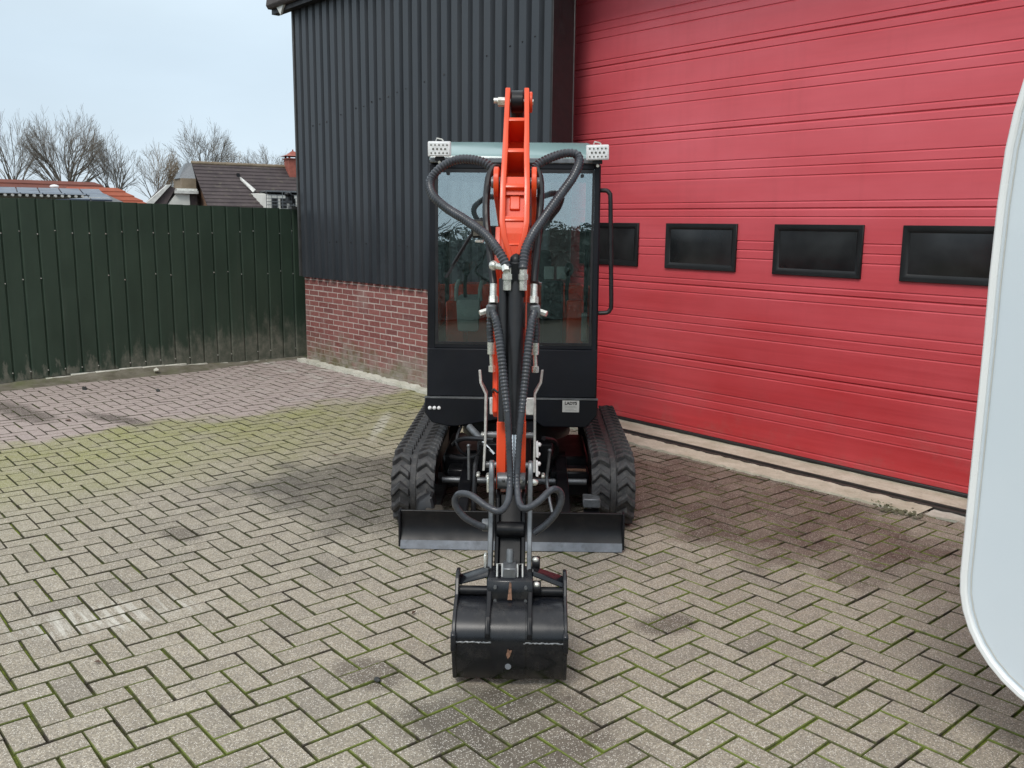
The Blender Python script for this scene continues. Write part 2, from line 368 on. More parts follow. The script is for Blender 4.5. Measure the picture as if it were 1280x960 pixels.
MAT['bark_dark'] = simple('dark_bark', (0.03, 0.027, 0.022), 0.9, vscale=2)
MAT['leaf_dark'] = simple('evergreen_leaf', (0.085, 0.115, 0.095), 0.6, vscale=3, var=0.5)
def tile_mat(name, a, b, m=(0.16, 0.15, 0.10)):
    k = NT(name); p = k.pos()
    c = k.mix(k.rng(k.noise(p, 1.2, 5, 0.7), 0.3, 0.7), a, b)
    c = k.mix(k.rng(k.noise(p, 3.1, 4), 0.58, 0.75, 0, 0.5), c, m)
    return k.set(color=c, rough=0.8, spec=0.3)
MAT['tile_brown'] = tile_mat('brown_roof_tile', (0.050, 0.040, 0.042), (0.085, 0.068, 0.068))
MAT['tile_red'] = tile_mat('red_roof_tile', (0.24, 0.060, 0.035), (0.34, 0.10, 0.055), (0.16, 0.08, 0.06))
MAT['tile_rust'] = tile_mat('dark_red_roof_tile', (0.12, 0.045, 0.035), (0.19, 0.062, 0.042), (0.10, 0.07, 0.06))
MAT['chim'] = simple('chimney_brick', (0.30, 0.09, 0.065), 0.85, vscale=4)
MAT['house_wall'] = simple('pale_render', (0.62, 0.62, 0.58), 0.8, vscale=2, var=0.1)
MAT['house_brick'] = simple('house_brick', (0.20, 0.12, 0.08), 0.85, vscale=3)
MAT['solar'] = simple('solar_panel', (0.05, 0.065, 0.10), 0.30, vscale=1)
MAT['grass'] = simple('weed_leaf', (0.05, 0.10, 0.02), 0.6, vscale=30)
MAT['dead'] = simple('dead_leaf', (0.09, 0.05, 0.03), 0.7, vscale=30)
MAT['stone'] = simple('dark_stone', (0.03, 0.032, 0.03), 0.6, vscale=20)

# ------------------------------------------------------------------ mesh helpers
class MB:
    def __init__(s): s.bm = bmesh.new()
    def poly(s, pts): return s.bm.faces.new([s.bm.verts.new(p) for p in pts])
    def hexa(s, v8):
        v = [s.bm.verts.new(p) for p in v8]
        for q in ((0, 3, 2, 1), (4, 5, 6, 7), (0, 1, 5, 4), (1, 2, 6, 5), (2, 3, 7, 6), (3, 0, 4, 7)):
            s.bm.faces.new([v[i] for i in q])
        return s
    def box(s, x0, x1, y0, y1, z0, z1):
        return s.hexa([(x0, y0, z0), (x1, y0, z0), (x1, y1, z0), (x0, y1, z0), (x0, y0, z1), (x1, y0, z1), (x1, y1, z1), (x0, y1, z1)])
    def prism(s, pts, a, b, axis='x'):
        """polygon in the plane across axis, extruded from a to b along it"""
        def P(u, v, w):
            return {'x': (w, u, v), 'y': (u, w, v), 'z': (u, v, w)}[axis]
        A = [s.bm.verts.new(P(u, v, a)) for u, v in pts]; B = [s.bm.verts.new(P(u, v, b)) for u, v in pts]
        n = len(pts)
        s.bm.faces.new(A); s.bm.faces.new(B[::-1])
        for i in range(n):
            j = (i + 1) % n
            s.bm.faces.new((A[i], A[j], B[j], B[i]))
        return s
    def cyl(s, p0, p1, r0, r1=None, n=14, caps=True):
        r1 = r0 if r1 is None else r1
        p0, p1 = Vector(p0), Vector(p1); d = (p1 - p0).normalized()
        a = d.orthogonal().normalized(); b = d.cross(a)
        A = []; B = []
        for i in range(n):
            t = 2 * math.pi * i / n; o = a * math.cos(t) + b * math.sin(t)
            A.append(s.bm.verts.new(p0 + o * r0)); B.append(s.bm.verts.new(p1 + o * r1))
        for i in range(n):
            j = (i + 1) % n; s.bm.faces.new((A[i], A[j], B[j], B[i]))
        if caps: s.bm.faces.new(A[::-1]); s.bm.faces.new(B)
        return s
    def tube(s, pts, rad, n=10, caps=True):
        """swept circle; rad a number or a function of the arc length"""
        pts = [Vector(p) for p in pts]; rings = []; L = 0; a = None
        for i, p in enumerate(pts):
            d = (pts[min(i + 1, len(pts) - 1)] - pts[max(i - 1, 0)]).normalized()
            if a is None: a = d.orthogonal().normalized()
            a = (a - d * a.dot(d)).normalized(); b = d.cross(a)
            if i: L += (p - pts[i - 1]).length
            r = rad(L) if callable(rad) else rad
            rings.append([s.bm.verts.new(p + (a * math.cos(2 * math.pi * k / n) + b * math.sin(2 * math.pi * k / n)) * r) for k in range(n)])
        for A, B in zip(rings, rings[1:]):
            for i in range(n):
                j = (i + 1) % n; s.bm.faces.new((A[i], A[j], B[j], B[i]))
        if caps: s.bm.faces.new(rings[0][::-1]); s.bm.faces.new(rings[-1])
        return s
    def ball(s, c, r, sx=1, sy=1, sz=1, sub=2):
        g = bmesh.ops.create_icosphere(s.bm, subdivisions=sub, radius=r)
        for v in g['verts']: v.co = Vector((v.co.x * sx, v.co.y * sy, v.co.z * sz)) + Vector(c)
        return s
    def build(s, name, mat, parent=None, bevel=0.0, smooth=True, seg=1, attr=None):
        bm = s.bm
        bmesh.ops.recalc_face_normals(bm, faces=bm.faces[:])
        if bevel:
            ed = [e for e in bm.edges if len(e.link_faces) == 2 and e.calc_face_angle(0) > R(32)]
            bmesh.ops.bevel(bm, geom=ed, offset=bevel, segments=seg, profile=0.6, affect='EDGES', clamp_overlap=True)
        me = bpy.data.meshes.new(name); bm.to_mesh(me); bm.free()
        me.materials.append(MAT[mat] if isinstance(mat, str) else mat)
        if smooth:
            me.polygons.foreach_set('use_smooth', [True] * len(me.polygons))
            try: me.set_sharp_from_angle(angle=R(36))
            except Exception: pass
        return link(name, me, parent)

def link(name, me, parent=None):
    o = bpy.data.objects.new(name, me); COL.objects.link(o)
    if parent is not None: o.parent = parent
    return o
def thing(name, label, cat, loc=(0, 0, 0), rz=0.0, group=None):
    o = bpy.data.objects.new(name, None); COL.objects.link(o)
    o.location = loc; o.rotation_euler = (0, 0, rz); o.empty_display_size = 0.2
    return tag(o, label, cat, group)
def tag(o, label=None, cat=None, group=None, kind=None):
    if label: o['label'] = label
    if cat: o['category'] = cat
    if group: o['group'] = group
    if kind: o['kind'] = kind
    return o
def spline(pts, step=0.02):
    P = [Vector(p) for p in pts]; P = [P[0] * 2 - P[1]] + P + [P[-1] * 2 - P[-2]]; out = []
    for i in range(1, len(P) - 2):
        a, b, c, d = P[i - 1:i + 3]; m = max(2, int((c - b).length / step))
        for k in range(m):
            t = k / m
            out.append(0.5 * ((2 * b) + (c - a) * t + (2 * a - 5 * b + 4 * c - d) * t * t + (3 * b - a - 3 * c + d) * t ** 3))
    out.append(P[-2]); return out
def even(pts, step):
    """resample a polyline to an even spacing"""
    out = [pts[0].copy()]; acc = 0
    for a, b in zip(pts, pts[1:]):
        L = (b - a).length; t = step - acc
        while t <= L:
            out.append(a + (b - a) * (t / L)); t += step
        acc = L - (t - step)
    return out
rng = random.Random(11)
def to_px(P):
    d = Vector(P) - Vector((0, 0, 1.635)); z = d.dot(_fw)
    if z < 0.05: return None
    return 640 + _f * d.dot(_rt2) / z, 480 - _f * d.dot(_up2) / z, z

# ------------------------------------------------------------------ ground, pavement
g = MB()
for i in range(-6, 7):
    for j in range(-6, 7):
        s_ = 60
        g.poly([(i * s_, j * s_, -0.03), ((i + 1) * s_, j * s_, -0.03), ((i + 1) * s_, (j + 1) * s_, -0.03), (i * s_, (j + 1) * s_, -0.03)])
bmesh.ops.remove_doubles(g.bm, verts=g.bm.verts[:], dist=0.01)
tag(g.build('ground', 'ground', smooth=False), 'dark earth and grass beyond the yard', kind='structure')

_m = MB(); _m.poly([(-10.35, -4, -0.010), (4, -4, -0.010), (4, 5.6, -0.010), (-10.35, 5.6, -0.010)])
pavement = tag(_m.build('pavement', 'joint', smooth=False), 'herringbone block pavement of the yard with mossy joints', kind='structure')

WX, WY = 0.1055, 0.1015
def paver_verts(lx, ly, tilt):
    """top with a worn chamfer, sides going down into the joint"""
    hx, hy = lx / 2, ly / 2; c = 0.0026
    v = [(-hx, -hy, -0.02), (hx, -hy, -0.02), (hx, hy, -0.02), (-hx, hy, -0.02),
         (-hx, -hy, -0.003), (hx, -hy, -0.003), (hx, hy, -0.003), (-hx, hy, -0.003),
         (-hx + c, -hy + c, 0), (hx - c, -hy + c, 0), (hx - c, hy - c, 0), (-hx + c, hy - c, 0)]
    f = [(8, 9, 10, 11)]
    for a in (0, 4):
        for i in range(4):
            j = (i + 1) % 4; f.append((a + i, a + j, a + 4 + j, a + 4 + i))
    return v, f
cells = []
for i in range(-101, 14):
    for j in range(-5, 53):
        q = (i + j) % 4
        if q == 1: cells.append(('y', (i + 0.5) * WX, (j + 1.0) * WY))
        elif q == 3: cells.append(('x', (i + 1.0) * WX, (j + 0.5) * WY))
vis = []; rest = []
for o, cx, cy in cells:
    if cx < -10.2 or cy > (5.13 if cx > -6.1 else 5.07): continue
    pp = to_px((cx, cy, 0))
    if pp is None: continue
    px, py, d = pp
    if not (-420 < px < 1700 and py < 1500): continue
    inn = 5 < px < 1275 and py < 955 and not (px > 1200 and py < 880) and not (555 < px < 715 and 700 < py < 860) and not (490 < px < 790 and 500 < py < 690)
    (vis if inn else rest).append((d ** -3, o, cx, cy))
vis.sort(reverse=True)
indiv, more = vis[:296], vis[296:] + rest
shapes = {}
for o in 'xy':
    for k in range(4):
        lx, ly = (2 * WX, WY) if o == 'x' else (WX, 2 * WY)
        v, f = paver_verts(lx - 0.0065 - 0.0015 * k * 0.5, ly - 0.0065 - 0.0015 * k * 0.5, 0)
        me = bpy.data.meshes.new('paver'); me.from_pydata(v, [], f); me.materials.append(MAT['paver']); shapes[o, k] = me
def jit():
    return rng.uniform(-0.0022, 0.0022), rng.uniform(-0.0022, 0.0022), rng.uniform(-0.0018, 0.0014), R(rng.gauss(0, 0.6)), R(rng.gauss(0, 0.4)), R(rng.gauss(0, 0.4))
for _, o, cx, cy in indiv:
    ob = link('paver', shapes[o, rng.randrange(4)], pavement)
    jx, jy, jz, ra, rb, rc = jit()
    ob.location = (cx + jx, cy + jy, jz + 0.001); ob.rotation_euler = (rb, rc, ra)
V = []; F = []; RN = []
for _, o, cx, cy in more:
    lx, ly = (2 * WX, WY) if o == 'x' else (WX, 2 * WY)
    v, f = paver_verts(lx - 0.0075, ly - 0.0075, 0)
    jx, jy, jz, ra, rb, rc = jit(); M = Matrix.Translation((cx + jx, cy + jy, jz + 0.001)) @ Matrix.Rotation(ra, 4, 'Z') @ Matrix.Rotation(rb, 4, 'X') @ Matrix.Rotation(rc, 4, 'Y')
    n0 = len(V); V += [M @ Vector(p) for p in v]; F += [tuple(n0 + i for i in q) for q in f]; RN += [rng.random()] * len(v)
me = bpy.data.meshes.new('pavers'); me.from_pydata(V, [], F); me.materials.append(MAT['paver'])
a_ = me.attributes.new('rnd', 'FLOAT', 'POINT'); a_.data.foreach_set('value', RN)
tag(link('pavers', me, pavement), kind='stuff')

# concrete strips at the foot of the shed: apron, steel channel, threshold
def rough_strip(x0, x1, y0, y1, z, n, amp, m, name, parent, thick=0.06, wob=0.012):
    mb = MB(); nx = n; ny = 3; grid = []
    for i in range(nx + 1):
        row = []
        for j in range(ny + 1):
            x = x0 + (x1 - x0) * i / nx; y = y0 + (y1 - y0) * j / ny
            if j == 0: y += rng.uniform(-wob, wob)
            row.append(mb.bm.verts.new((x, y, z + rng.uniform(-amp, amp))))
        grid.append(row)
    for i in range(nx):
        for j in range(ny): mb.bm.faces.new((grid[i][j], grid[i + 1][j], grid[i + 1][j + 1], grid[i][j + 1]))
    low = [mb.bm.verts.new((v.co.x, v.co.y - 0.004, z - thick)) for v in (r[0] for r in grid)]
    for i in range(nx): mb.bm.faces.new((low[i], low[i + 1], grid[i + 1][0], grid[i][0]))
    return mb.build(name, m, parent)
apron = rough_strip(-6.0, -2.30, 5.03, 5.225, 0.014, 90, 0.004, 'apron', 'concrete_apron', None, wob=0.010)
tag(apron, 'pale worn concrete strip in front of the red door', kind='structure')
apron2 = rough_strip(-2.29, 0.6, 5.10, 5.225, 0.004, 60, 0.005, 'kerb', 'concrete_apron', None, wob=0.025)
tag(apron2, 'broken end of the concrete strip beside the caravan', kind='structure')
th = rough_strip(-5.45, 0.6, 5.32, 5.62, 0.018, 60, 0.0025, 'apron', 'door_threshold', None, wob=0.004)
tag(th, 'concrete threshold under the red door', kind='structure')
ch = MB(); ch.box(-6.0, 0.6, 5.228, 5.318, -0.03, 0.006); ch.box(-6.0, 0.6, 5.228, 5.240, 0.006, 0.020); ch.box(-6.0, 0.6, 5.304, 5.318, 0.006, 0.020)
tag(ch.build('drain_channel', 'dark_steel', bevel=0.002), 'dark steel channel set in the concrete along the door', kind='structure')
kb = rough_strip(-9.75, -6.02, 4.985, 5.10, 0.03, 90, 0.010, 'kerb', 'concrete_footing', None, wob=0.018)
tag(kb, 'rough pale concrete footing along the brick wall', kind='structure')

# dirt and moss bank along the fence
mb = MB(); rows = []
N = 120
for i in range(N + 1):
    y = -3.0 + 8.2 * i / N
    hump = 0.055 * math.exp(-((y - 3.1) / 0.9) ** 2) + 0.012
    wd = 0.28 + 0.10 * math.sin(y * 2.3) + 0.22 * math.exp(-((y - 1.9) / 0.7) ** 2)
    row = []
    for j in range(7):
        t = j / 6
        row.append(mb.bm.verts.new((-10.02 + wd * t + rng.uniform(-0.02, 0.02) * (j == 6), y, hump * (1 - t) ** 1.3 + 0.006 * (1 - t) + rng.uniform(-0.004, 0.005) - 0.006 * (j == 6))))
    rows.append(row)
for i in range(N):
    for j in range(6): mb.bm.faces.new((rows[i][j], rows[i][j + 1], rows[i + 1][j + 1], rows[i + 1][j]))
tag(mb.build('moss_verge', 'soil'), 'mossy dirt verge along the foot of the green fence', kind='structure')
kb2 = MB()
for i in range(30):
    y0 = -2.0 + i * 0.24
    hump = 0.06 * math.exp(-((y0 - 3.1) / 0.9) ** 2)
    kb2.box(-10.04, -9.955 + rng.uniform(-0.012, 0.006), y0, y0 + 0.24, -0.03, 0.010 + hump + rng.uniform(-0.006, 0.006))
tag(kb2.build('concrete_plinth', 'kerb', bevel=0.006), 'pale concrete edge under the green fence', kind='structure')

# ------------------------------------------------------------------ shed
shed = thing('shed', 'large black clad shed on a red brick base with a red overhead door', 'shed', (-5.45, 5.1, 0))
SX, SY = -5.45, 5.1
def sb(mb): 
    for v in mb.bm.verts: v.co -= Vector((SX, SY, 0))
    return mb
# brick base
BT = 1.03
m_ = MB(); m_.box(-9.70, -5.47, 5.1012, 5.30, -0.02, BT)
plinth = sb(m_).build('brick_plinth', 'mortar', shed, smooth=False)
CH = BT / 17
def brick_v(l):
    h = CH - 0.011; mbx = MB(); mbx.box(0, l, 0, 0.02, 0, h); return mbx
bmesh_full = {}
def brick_mesh(l):
    key = round(l, 3)
    if key not in bmesh_full:
        b = brick_v(l); bmesh.ops.recalc_face_normals(b.bm, faces=b.bm.faces[:])
        bmesh.ops.bevel(b.bm, geom=b.bm.edges[:], offset=0.0015, segments=1, affect='EDGES')
        me = bpy.data.meshes.new('brick'); b.bm.to_mesh(me); b.bm.free(); me.materials.append(MAT['brick']); bmesh_full[key] = me
    return bmesh_full[key]
rest_b = []
for c in range(17):
    x = -9.70 + (0 if c % 2 == 0 else -0.11)
    while x < -5.475:
        l = 0.203; x0 = max(x, -9.70); x1 = min(x + l, -5.475)
        if x1 - x0 > 0.03:
            z = c * CH + 0.004; y = 5.0985 + rng.uniform(-0.0012, 0.0010)
            if x1 < -6.85:
                o = link('brick', brick_mesh(x1 - x0), plinth); o.location = (x0 - SX, y - SY, z + rng.uniform(-.0015, .0015)); o.rotation_euler = (0, R(rng.gauss(0, .3)), R(rng.gauss(0, .12)))
            else: rest_b.append((x0, y, z, x1 - x0))
        x += 0.216
V = []; F = []; RN = []
for x0, y, z, l in rest_b:
    b = brick_mesh(l); n0 = len(V); V += [Vector((v.co.x + x0 - SX, v.co.y + y - SY, v.co.z + z)) for v in b.vertices]
    F += [tuple(n0 + i for i in p.vertices) for p in b.polygons]; RN += [rng.random()] * len(b.vertices)
me = bpy.data.meshes.new('bricks'); me.from_pydata(V, [], F); me.materials.append(MAT['brick'])
a_ = me.attributes.new('rnd', 'FLOAT', 'POINT'); a_.data.foreach_set('value', RN)
tag(link('bricks', me, plinth), kind='stuff')
# cladding: trapezoid profile sheets
def roofz(x): return 3.943
PIT = 0.1521
NR = 28
def sheet(x0, nr, zb):
    prof = []
    for r in range(nr):
        a = x0 + r * PIT
        prof += [(a, 5.095), (a + 0.030, 5.095), (a + 0.048, 5.055), (a + 0.134, 5.055)]
    prof.append((x0 + nr * PIT, 5.095))
    mb = MB(); lo = [mb.bm.verts.new((x, y, zb)) for x, y in prof]; hi = [mb.bm.verts.new((x, y, roofz(x))) for x, y in prof]
    bk = [mb.bm.verts.new((x, y + 0.012, zb)) for x, y in prof]
    for i in range(len(prof) - 1):
        mb.bm.faces.new((lo[i], lo[i + 1], hi[i + 1], hi[i])); mb.bm.faces.new((lo[i], bk[i], bk[i + 1], lo[i + 1]))
    return sb(mb)
for k in range(4):
    sheet(-9.715 + k * 7 * PIT, 7, BT - 0.035 + 0.003 * (k % 2)).build('cladding_sheet', 'clad', shed, smooth=False)
m_ = MB(); m_.box(-9.735, -9.703, 5.047, 5.16, BT - 0.03, 3.943); sb(m_).build('corner_trim', 'grey_trim', shed, bevel=0.002)
m_ = MB(); m_.box(-5.475, -5.449, 5.046, 5.27, 0.0, 3.95); sb(m_).build('door_jamb', 'jamb', shed, bevel=0.002)
m_ = MB(); m_.box(-5.50, -5.448, 5.272, 5.285, 0.0, 3.95); sb(m_).build('guide_rail', 'grey_trim', shed, bevel=0.002)
m_ = MB(); m_.box(-9.61, -5.50, 5.125, 5.25, BT, 3.95); sb(m_).build('inner_wall', 'jamb', shed, smooth=False)
# screws of the cladding in one slanting row
m_ = MB()
for r in range(1, 28):
    x = -9.715 + r * PIT + 0.09; z = 3.0 - 0.0 * r
    for zz in (1.40, 2.62 + 0.018 * r):
        if rng.random() < 0.6: m_.cyl((x, 5.050, zz + rng.uniform(-.02, .02)), (x, 5.056, zz), 0.006, n=6)
tag(sb(m_).build('cladding_screws', 'jamb', shed), kind='stuff')
# left side wall, back, right pier
m_ = MB(); m_.box(-9.70, -9.62, 5.12, 16, 0, 3.9); m_.box(-9.61, 0.54, 15.9, 16, 0, 3.9); m_.box(0.55, 0.6, 5.3, 16, 0, 3.9); sb(m_).build('side_wall', 'clad', shed, smooth=False)
m_ = MB(); m_.box(-1.0, 0.6, 5.09, 5.295, 0, 3.944); sb(m_).build('front_pier', 'clad', shed, smooth=False)
m_ = MB(); m_.box(-5.445, -1.003, 5.09, 5.30, 3.74, 3.944); sb(m_).build('lintel', 'clad', shed, smooth=False)
# roof: eave along the front, ridge behind, gutter with its bracket at the left end
m_ = MB()
for ya, za, yb, zb_ in ((4.97, 3.985, 10.6, 5.5), (16.3, 3.985, 10.6, 5.5)):
    m_.hexa([(-10.00, ya, za), (0.8, ya, za), (0.8, yb, zb_), (-10.00, yb, zb_), (-10.00, ya, za + 0.07), (0.8, ya, za + 0.07), (0.8, yb, zb_ + 0.07), (-10.00, yb, zb_ + 0.07)])
sb(m_).build('roof', 'roof_dark', shed, smooth=False)
m_ = MB(); m_.box(-10.02, 0.8, 4.955, 5.040, 3.915, 3.983); sb(m_).build('soffit', 'jamb', shed, smooth=False)
m_ = MB(); m_.prism([(4.90, 4.09), (4.885, 4.0), (4.91, 3.965), (4.952, 3.965), (4.952, 4.09)], -10.02, 0.8, 'x'); sb(m_).build('gutter', 'roof_dark', shed, bevel=0.004)
m_ = MB(); m_.prism([(-9.86, 3.975), (-9.76, 3.87), (-9.72, 3.93), (-9.66, 3.975)], 4.93, 4.952, 'y'); sb(m_).build('eaves_bracket', 'white_board', shed)
m_ = MB(); m_.prism([(5.12, 3.9), (16.0, 3.9), (10.6, 5.45)], -9.70, -9.62, 'x'); sb(m_).build('gable_wall', 'clad', shed, smooth=False)
# overhead door
DY = 5.56; DX0, DX1 = -5.95, -1.05; SEC = 0.57; DZ = 0.04
m_ = MB(); m_.box(DX0, DX1, DY + 0.012, DY + 0.05, 0.03, DZ + SEC * 7)
door = sb(m_).build('overhead_door', 'door', shed, smooth=False)
wins = [(-5.615, -4.955), (-4.672, -4.012), (-3.70, -3.04), (-2.78, -2.12), (-1.83, -1.17)]
def section_mesh(z0):
    """side profile of one door section: rounded joints and narrow pressed grooves"""
    g = [0.10, 0.40, 0.51, 0.62, 0.92]
    prof = [(0.020, 0.0), (0.006, 0.003), (0.0, 0.006)]
    for q in sorted(1 - t for t in g):
        zc = q * SEC
        prof += [(0.0, zc - 0.010), (0.0065, zc + 0.0005), (0.0068, zc + 0.0018), (0.0, zc + 0.0040)]
    prof += [(0.0, SEC - 0.014), (0.005, SEC - 0.006), (0.014, SEC - 0.001)]
    mb = MB()
    A = [mb.bm.verts.new((DX0 - SX, DY + y - SY, z0 + z)) for y, z in prof]; B = [mb.bm.verts.new((DX1 - SX, DY + y - SY, z0 + z)) for y, z in prof]
    for i in range(len(prof) - 1): mb.bm.faces.new((A[i], B[i], B[i + 1], A[i + 1]))
    return mb
for k in range(7):
    section_mesh(DZ + k * SEC).build('door_panel', 'door', door, smooth=False)
m_ = MB(); m_.box(DX0, DX1, DY - 0.012, DY + 0.045, 0.0205, DZ + 0.004); sb(m_).build('rubber_seal', 'door_rubber', door, bevel=0.006)
WZ0, WZ1 = DZ + SEC * 2 + 0.118, DZ + SEC * 2 + 0.462
for a, b in wins:
    fr = MB(); t = 0.048; y0, y1 = DY - 0.016, DY + 0.011
    o_ = [(a, WZ0), (b, WZ0), (b, WZ1), (a, WZ1)]; i_ = [(a + t, WZ0 + t), (b - t, WZ0 + t), (b - t, WZ1 - t), (a + t, WZ1 - t)]
    mid = [(a + t * .55, WZ0 + t * .55), (b - t * .55, WZ0 + t * .55), (b - t * .55, WZ1 - t * .55), (a + t * .55, WZ1 - t * .55)]
    vo = [fr.bm.verts.new((x, y1, z)) for x, z in o_]; vf = [fr.bm.verts.new((x, y0, z)) for x, z in o_]; vm = [fr.bm.verts.new((x, y0, z)) for x, z in mid]; vi = [fr.bm.verts.new((x, y0 + 0.012, z)) for x, z in i_]; vb = [fr.bm.verts.new((x, y1, z)) for x, z in i_]
    for i in range(4):
        j = (i + 1) % 4
        for P, Q in ((vo, vf), (vf, vm), (vm, vi), (vi, vb)): fr.bm.faces.new((P[i], P[j], Q[j], Q[i]))
    sb(fr).build('window_frame', 'frame_black', door, bevel=0.0025)
    pn = MB(); nx, ny = 8, 5; gr = [[pn.bm.verts.new((a + t * .9 + (b - a - 1.8 * t) * i / nx, DY - 0.005 - 0.007 * (1 - (2 * i / nx - 1) ** 4) * (1 - (2 * j / ny - 1) ** 4), WZ0 + t * .9 + (WZ1 - WZ0 - 1.8 * t) * j / ny)) for j in range(ny + 1)] for i in range(nx + 1)]
    for i in range(nx):
        for j in range(ny): pn.bm.faces.new((gr[i][j], gr[i + 1][j], gr[i + 1][j + 1], gr[i][j + 1]))
    sb(pn).build('window_pane', 'pane', door)

# ------------------------------------------------------------------ fence
FX = -10.0
fence = thing('metal_fence', 'tall dark green sheet metal fence with pale weathered foot', 'fence', (FX, 3.0, 0))
def ftop(y): return 1.828 - 0.019 * max(0, y - 2.1)
PW = 0.1615
y = 5.27; k = 0
while y > -2.2:
    y0, y1 = y - PW, y
    x1 = rng.uniform(-0.004, 0.004); lean = rng.uniform(-0.002, 0.002)
    prof = [(y0, 0.004), (y0 + 0.004, 0.0145), (y0 + 0.014, 0.018), (y1 - 0.016, 0.018), (y1 - 0.009, 0.010), (y1 + 0.008, 0.001)]
    zb = 0.018 + 0.055 * math.exp(-((y - 3.1) / 0.9) ** 2); zt = ftop(y) + rng.uniform(-0.004, 0.004)
    m_ = MB(); nz = 6; rowsv = []
    for q in range(nz + 1):
        z = zb + (zt - zb) * q / nz; dn = rng.uniform(-0.0035, 0.0035) if 0 < q < nz else 0
        rowsv.append([m_.bm.verts.new((xx + x1 + dn * (1 if 0 < i < 5 else 0) + lean * (z / 1.8), yy - 3.0, z)) for i, (yy, xx) in enumerate(prof)])
    for q in range(nz):
        for i in range(5): m_.bm.faces.new((rowsv[q][i], rowsv[q][i + 1], rowsv[q + 1][i + 1], rowsv[q + 1][i]))
    bk = [m_.bm.verts.new((v.co.x - 0.006, v.co.y, v.co.z)) for v in rowsv[-1]]
    for i in range(5): m_.bm.faces.new((rowsv[-1][i], rowsv[-1][i + 1], bk[i + 1], bk[i]))
    m_.build('fence_panel', 'fence', fence, smooth=False)
    y -= PW; k += 1
for z in (0.35, 1.05, 1.60):
    m_ = MB(); m_.box(-0.09, -0.012, -5.2, 2.28, z, z + 0.06); m_.build('fence_rail', 'grey_trim', fence)
for yy in (5.2, 3.2, 1.2, -0.8, -2.1):
    m_ = MB(); m_.box(-0.17, -0.092, yy - 3.04, yy - 2.96, -0.03, 1.80); m_.build('fence_post', 'grey_trim', fence)
m_ = MB(); y = 5.27
while y > -2.2:
    for z in (1.03 + rng.uniform(-.03, .03), 1.50 + rng.uniform(-.02, .02), 0.12):
        if rng.random() < 0.75: m_.cyl((0.012, y - 3.0 - 0.012, z), (0.026, y - 3.0 - 0.012, z), 0.006, n=6)
    y -= PW
tag(m_.build('fence_screws', 'zinc', fence), kind='stuff')

lamp = thing('wall_lamp', 'small black lamp on a bracket at the corner of the shed above the fence', 'lamp', (-9.82, 5.0, 1.86))
m_ = MB(); m_.box(-0.05, 0.10, -0.02, 0.02, -0.03, 0.0); m_.cyl((0.0, 0, 0), (0.0, 0, 0.06), 0.02); m_.build('bracket', 'black', lamp)
m_ = MB(); m_.ball((0.0, -0.02, 0.07), 0.035, 1, 1.2, 0.8); m_.build('lamp_head', 'black', lamp)
m_ = MB(); m_.box(-0.17, -0.07, 0.03, 0.10, -0.03, 0.07); m_.build('junction_box', 'frame_black', lamp, bevel=0.006)
# ------------------------------------------------------------------ excavator (local frame: x to its left hand side as seen, y towards its rear, z up)
ex = thing('mini_excavator', 'orange and black mini excavator with a glazed cab standing in front of the red door', 'excavator', (-3.346, 2.866, 0), R(48.07))
AX = 0.020          # lateral centre of the arm
def part(mb, name, mat, parent=ex, **kw): return mb.build(name, mat, parent, **kw)

# --- crawler tracks
TR, TY0, TY1, TZ = 0.178, 0.47, 1.74, 0.203
def belt_path(n_arc, r):
    pts = []
    for i in range(n_arc + 1):
        t = math.pi / 2 + math.pi * i / n_arc; pts.append((TY0 + r * math.cos(t), TZ + r * math.sin(t)))
    for i in range(n_arc + 1):
        t = -math.pi / 2 + math.pi * i / n_arc; pts.append((TY1 + r * math.cos(t), TZ + r * math.sin(t)))
    return pts
LENB = 2 * (TY1 - TY0) + 2 * math.pi * TR
def on_belt(s, r=TR):
    """point and outward direction at arc length s, from the top front going forward and down"""
    s %= LENB; arc = math.pi * TR; st = TY1 - TY0
    if s < arc: t = math.pi / 2 + s / TR; return TY0 + r * math.cos(t), TZ + r * math.sin(t), t
    s -= arc
    if s < st: return TY0 + s, TZ - r, -math.pi / 2
    s -= st
    if s < arc: t = -math.pi / 2 + s / TR; return TY1 + r * math.cos(t), TZ + r * math.sin(t), t
    s -= arc
    return TY1 - s, TZ + r, math.pi / 2
NL = 42
def lug_mesh(sgn, xw):
    """one rubber lug: a chevron bar from the centre groove out to the track's edge, lying in x and u (along the belt), standing up w"""
    mb = MB(); x0, x1, xm = 0.020 * sgn, xw * sgn, 0.070 * sgn
    h = 0.024; wb, wt = 0.050, 0.030
    secs = [(x0, 0.016, .9), (xm, -0.022, 1.0), (x1 * 0.86, 0.012, 1.0), (x1, 0.020, 0.8)]
    rings = []
    for x, c, f in secs:
        rings.append([mb.bm.verts.new(p) for p in ((x, c - wb / 2, -0.004), (x, c - wt / 2, h * f), (x, c + wt / 2, h * f), (x, c + wb / 2, -0.004))])
    for A, B in zip(rings, rings[1:]):
        for i in range(3): mb.bm.faces.new((A[i], A[i + 1], B[i + 1], B[i]))
    mb.bm.faces.new(rings[0]); mb.bm.faces.new(rings[-1][::-1])
    bmesh.ops.recalc_face_normals(mb.bm, faces=mb.bm.faces[:])
    bmesh.ops.bevel(mb.bm, geom=[e for e in mb.bm.edges if len(e.link_faces) == 2 and e.calc_face_angle(0) > R(20)], offset=0.0035, segments=1, affect='EDGES')
    me = bpy.data.meshes.new('tread_lug'); mb.bm.to_mesh(me); mb.bm.free(); me.materials.append(MAT['rubber']); return me
LUG = {s: lug_mesh(s, 0.1165) for s in (-1, 1)}
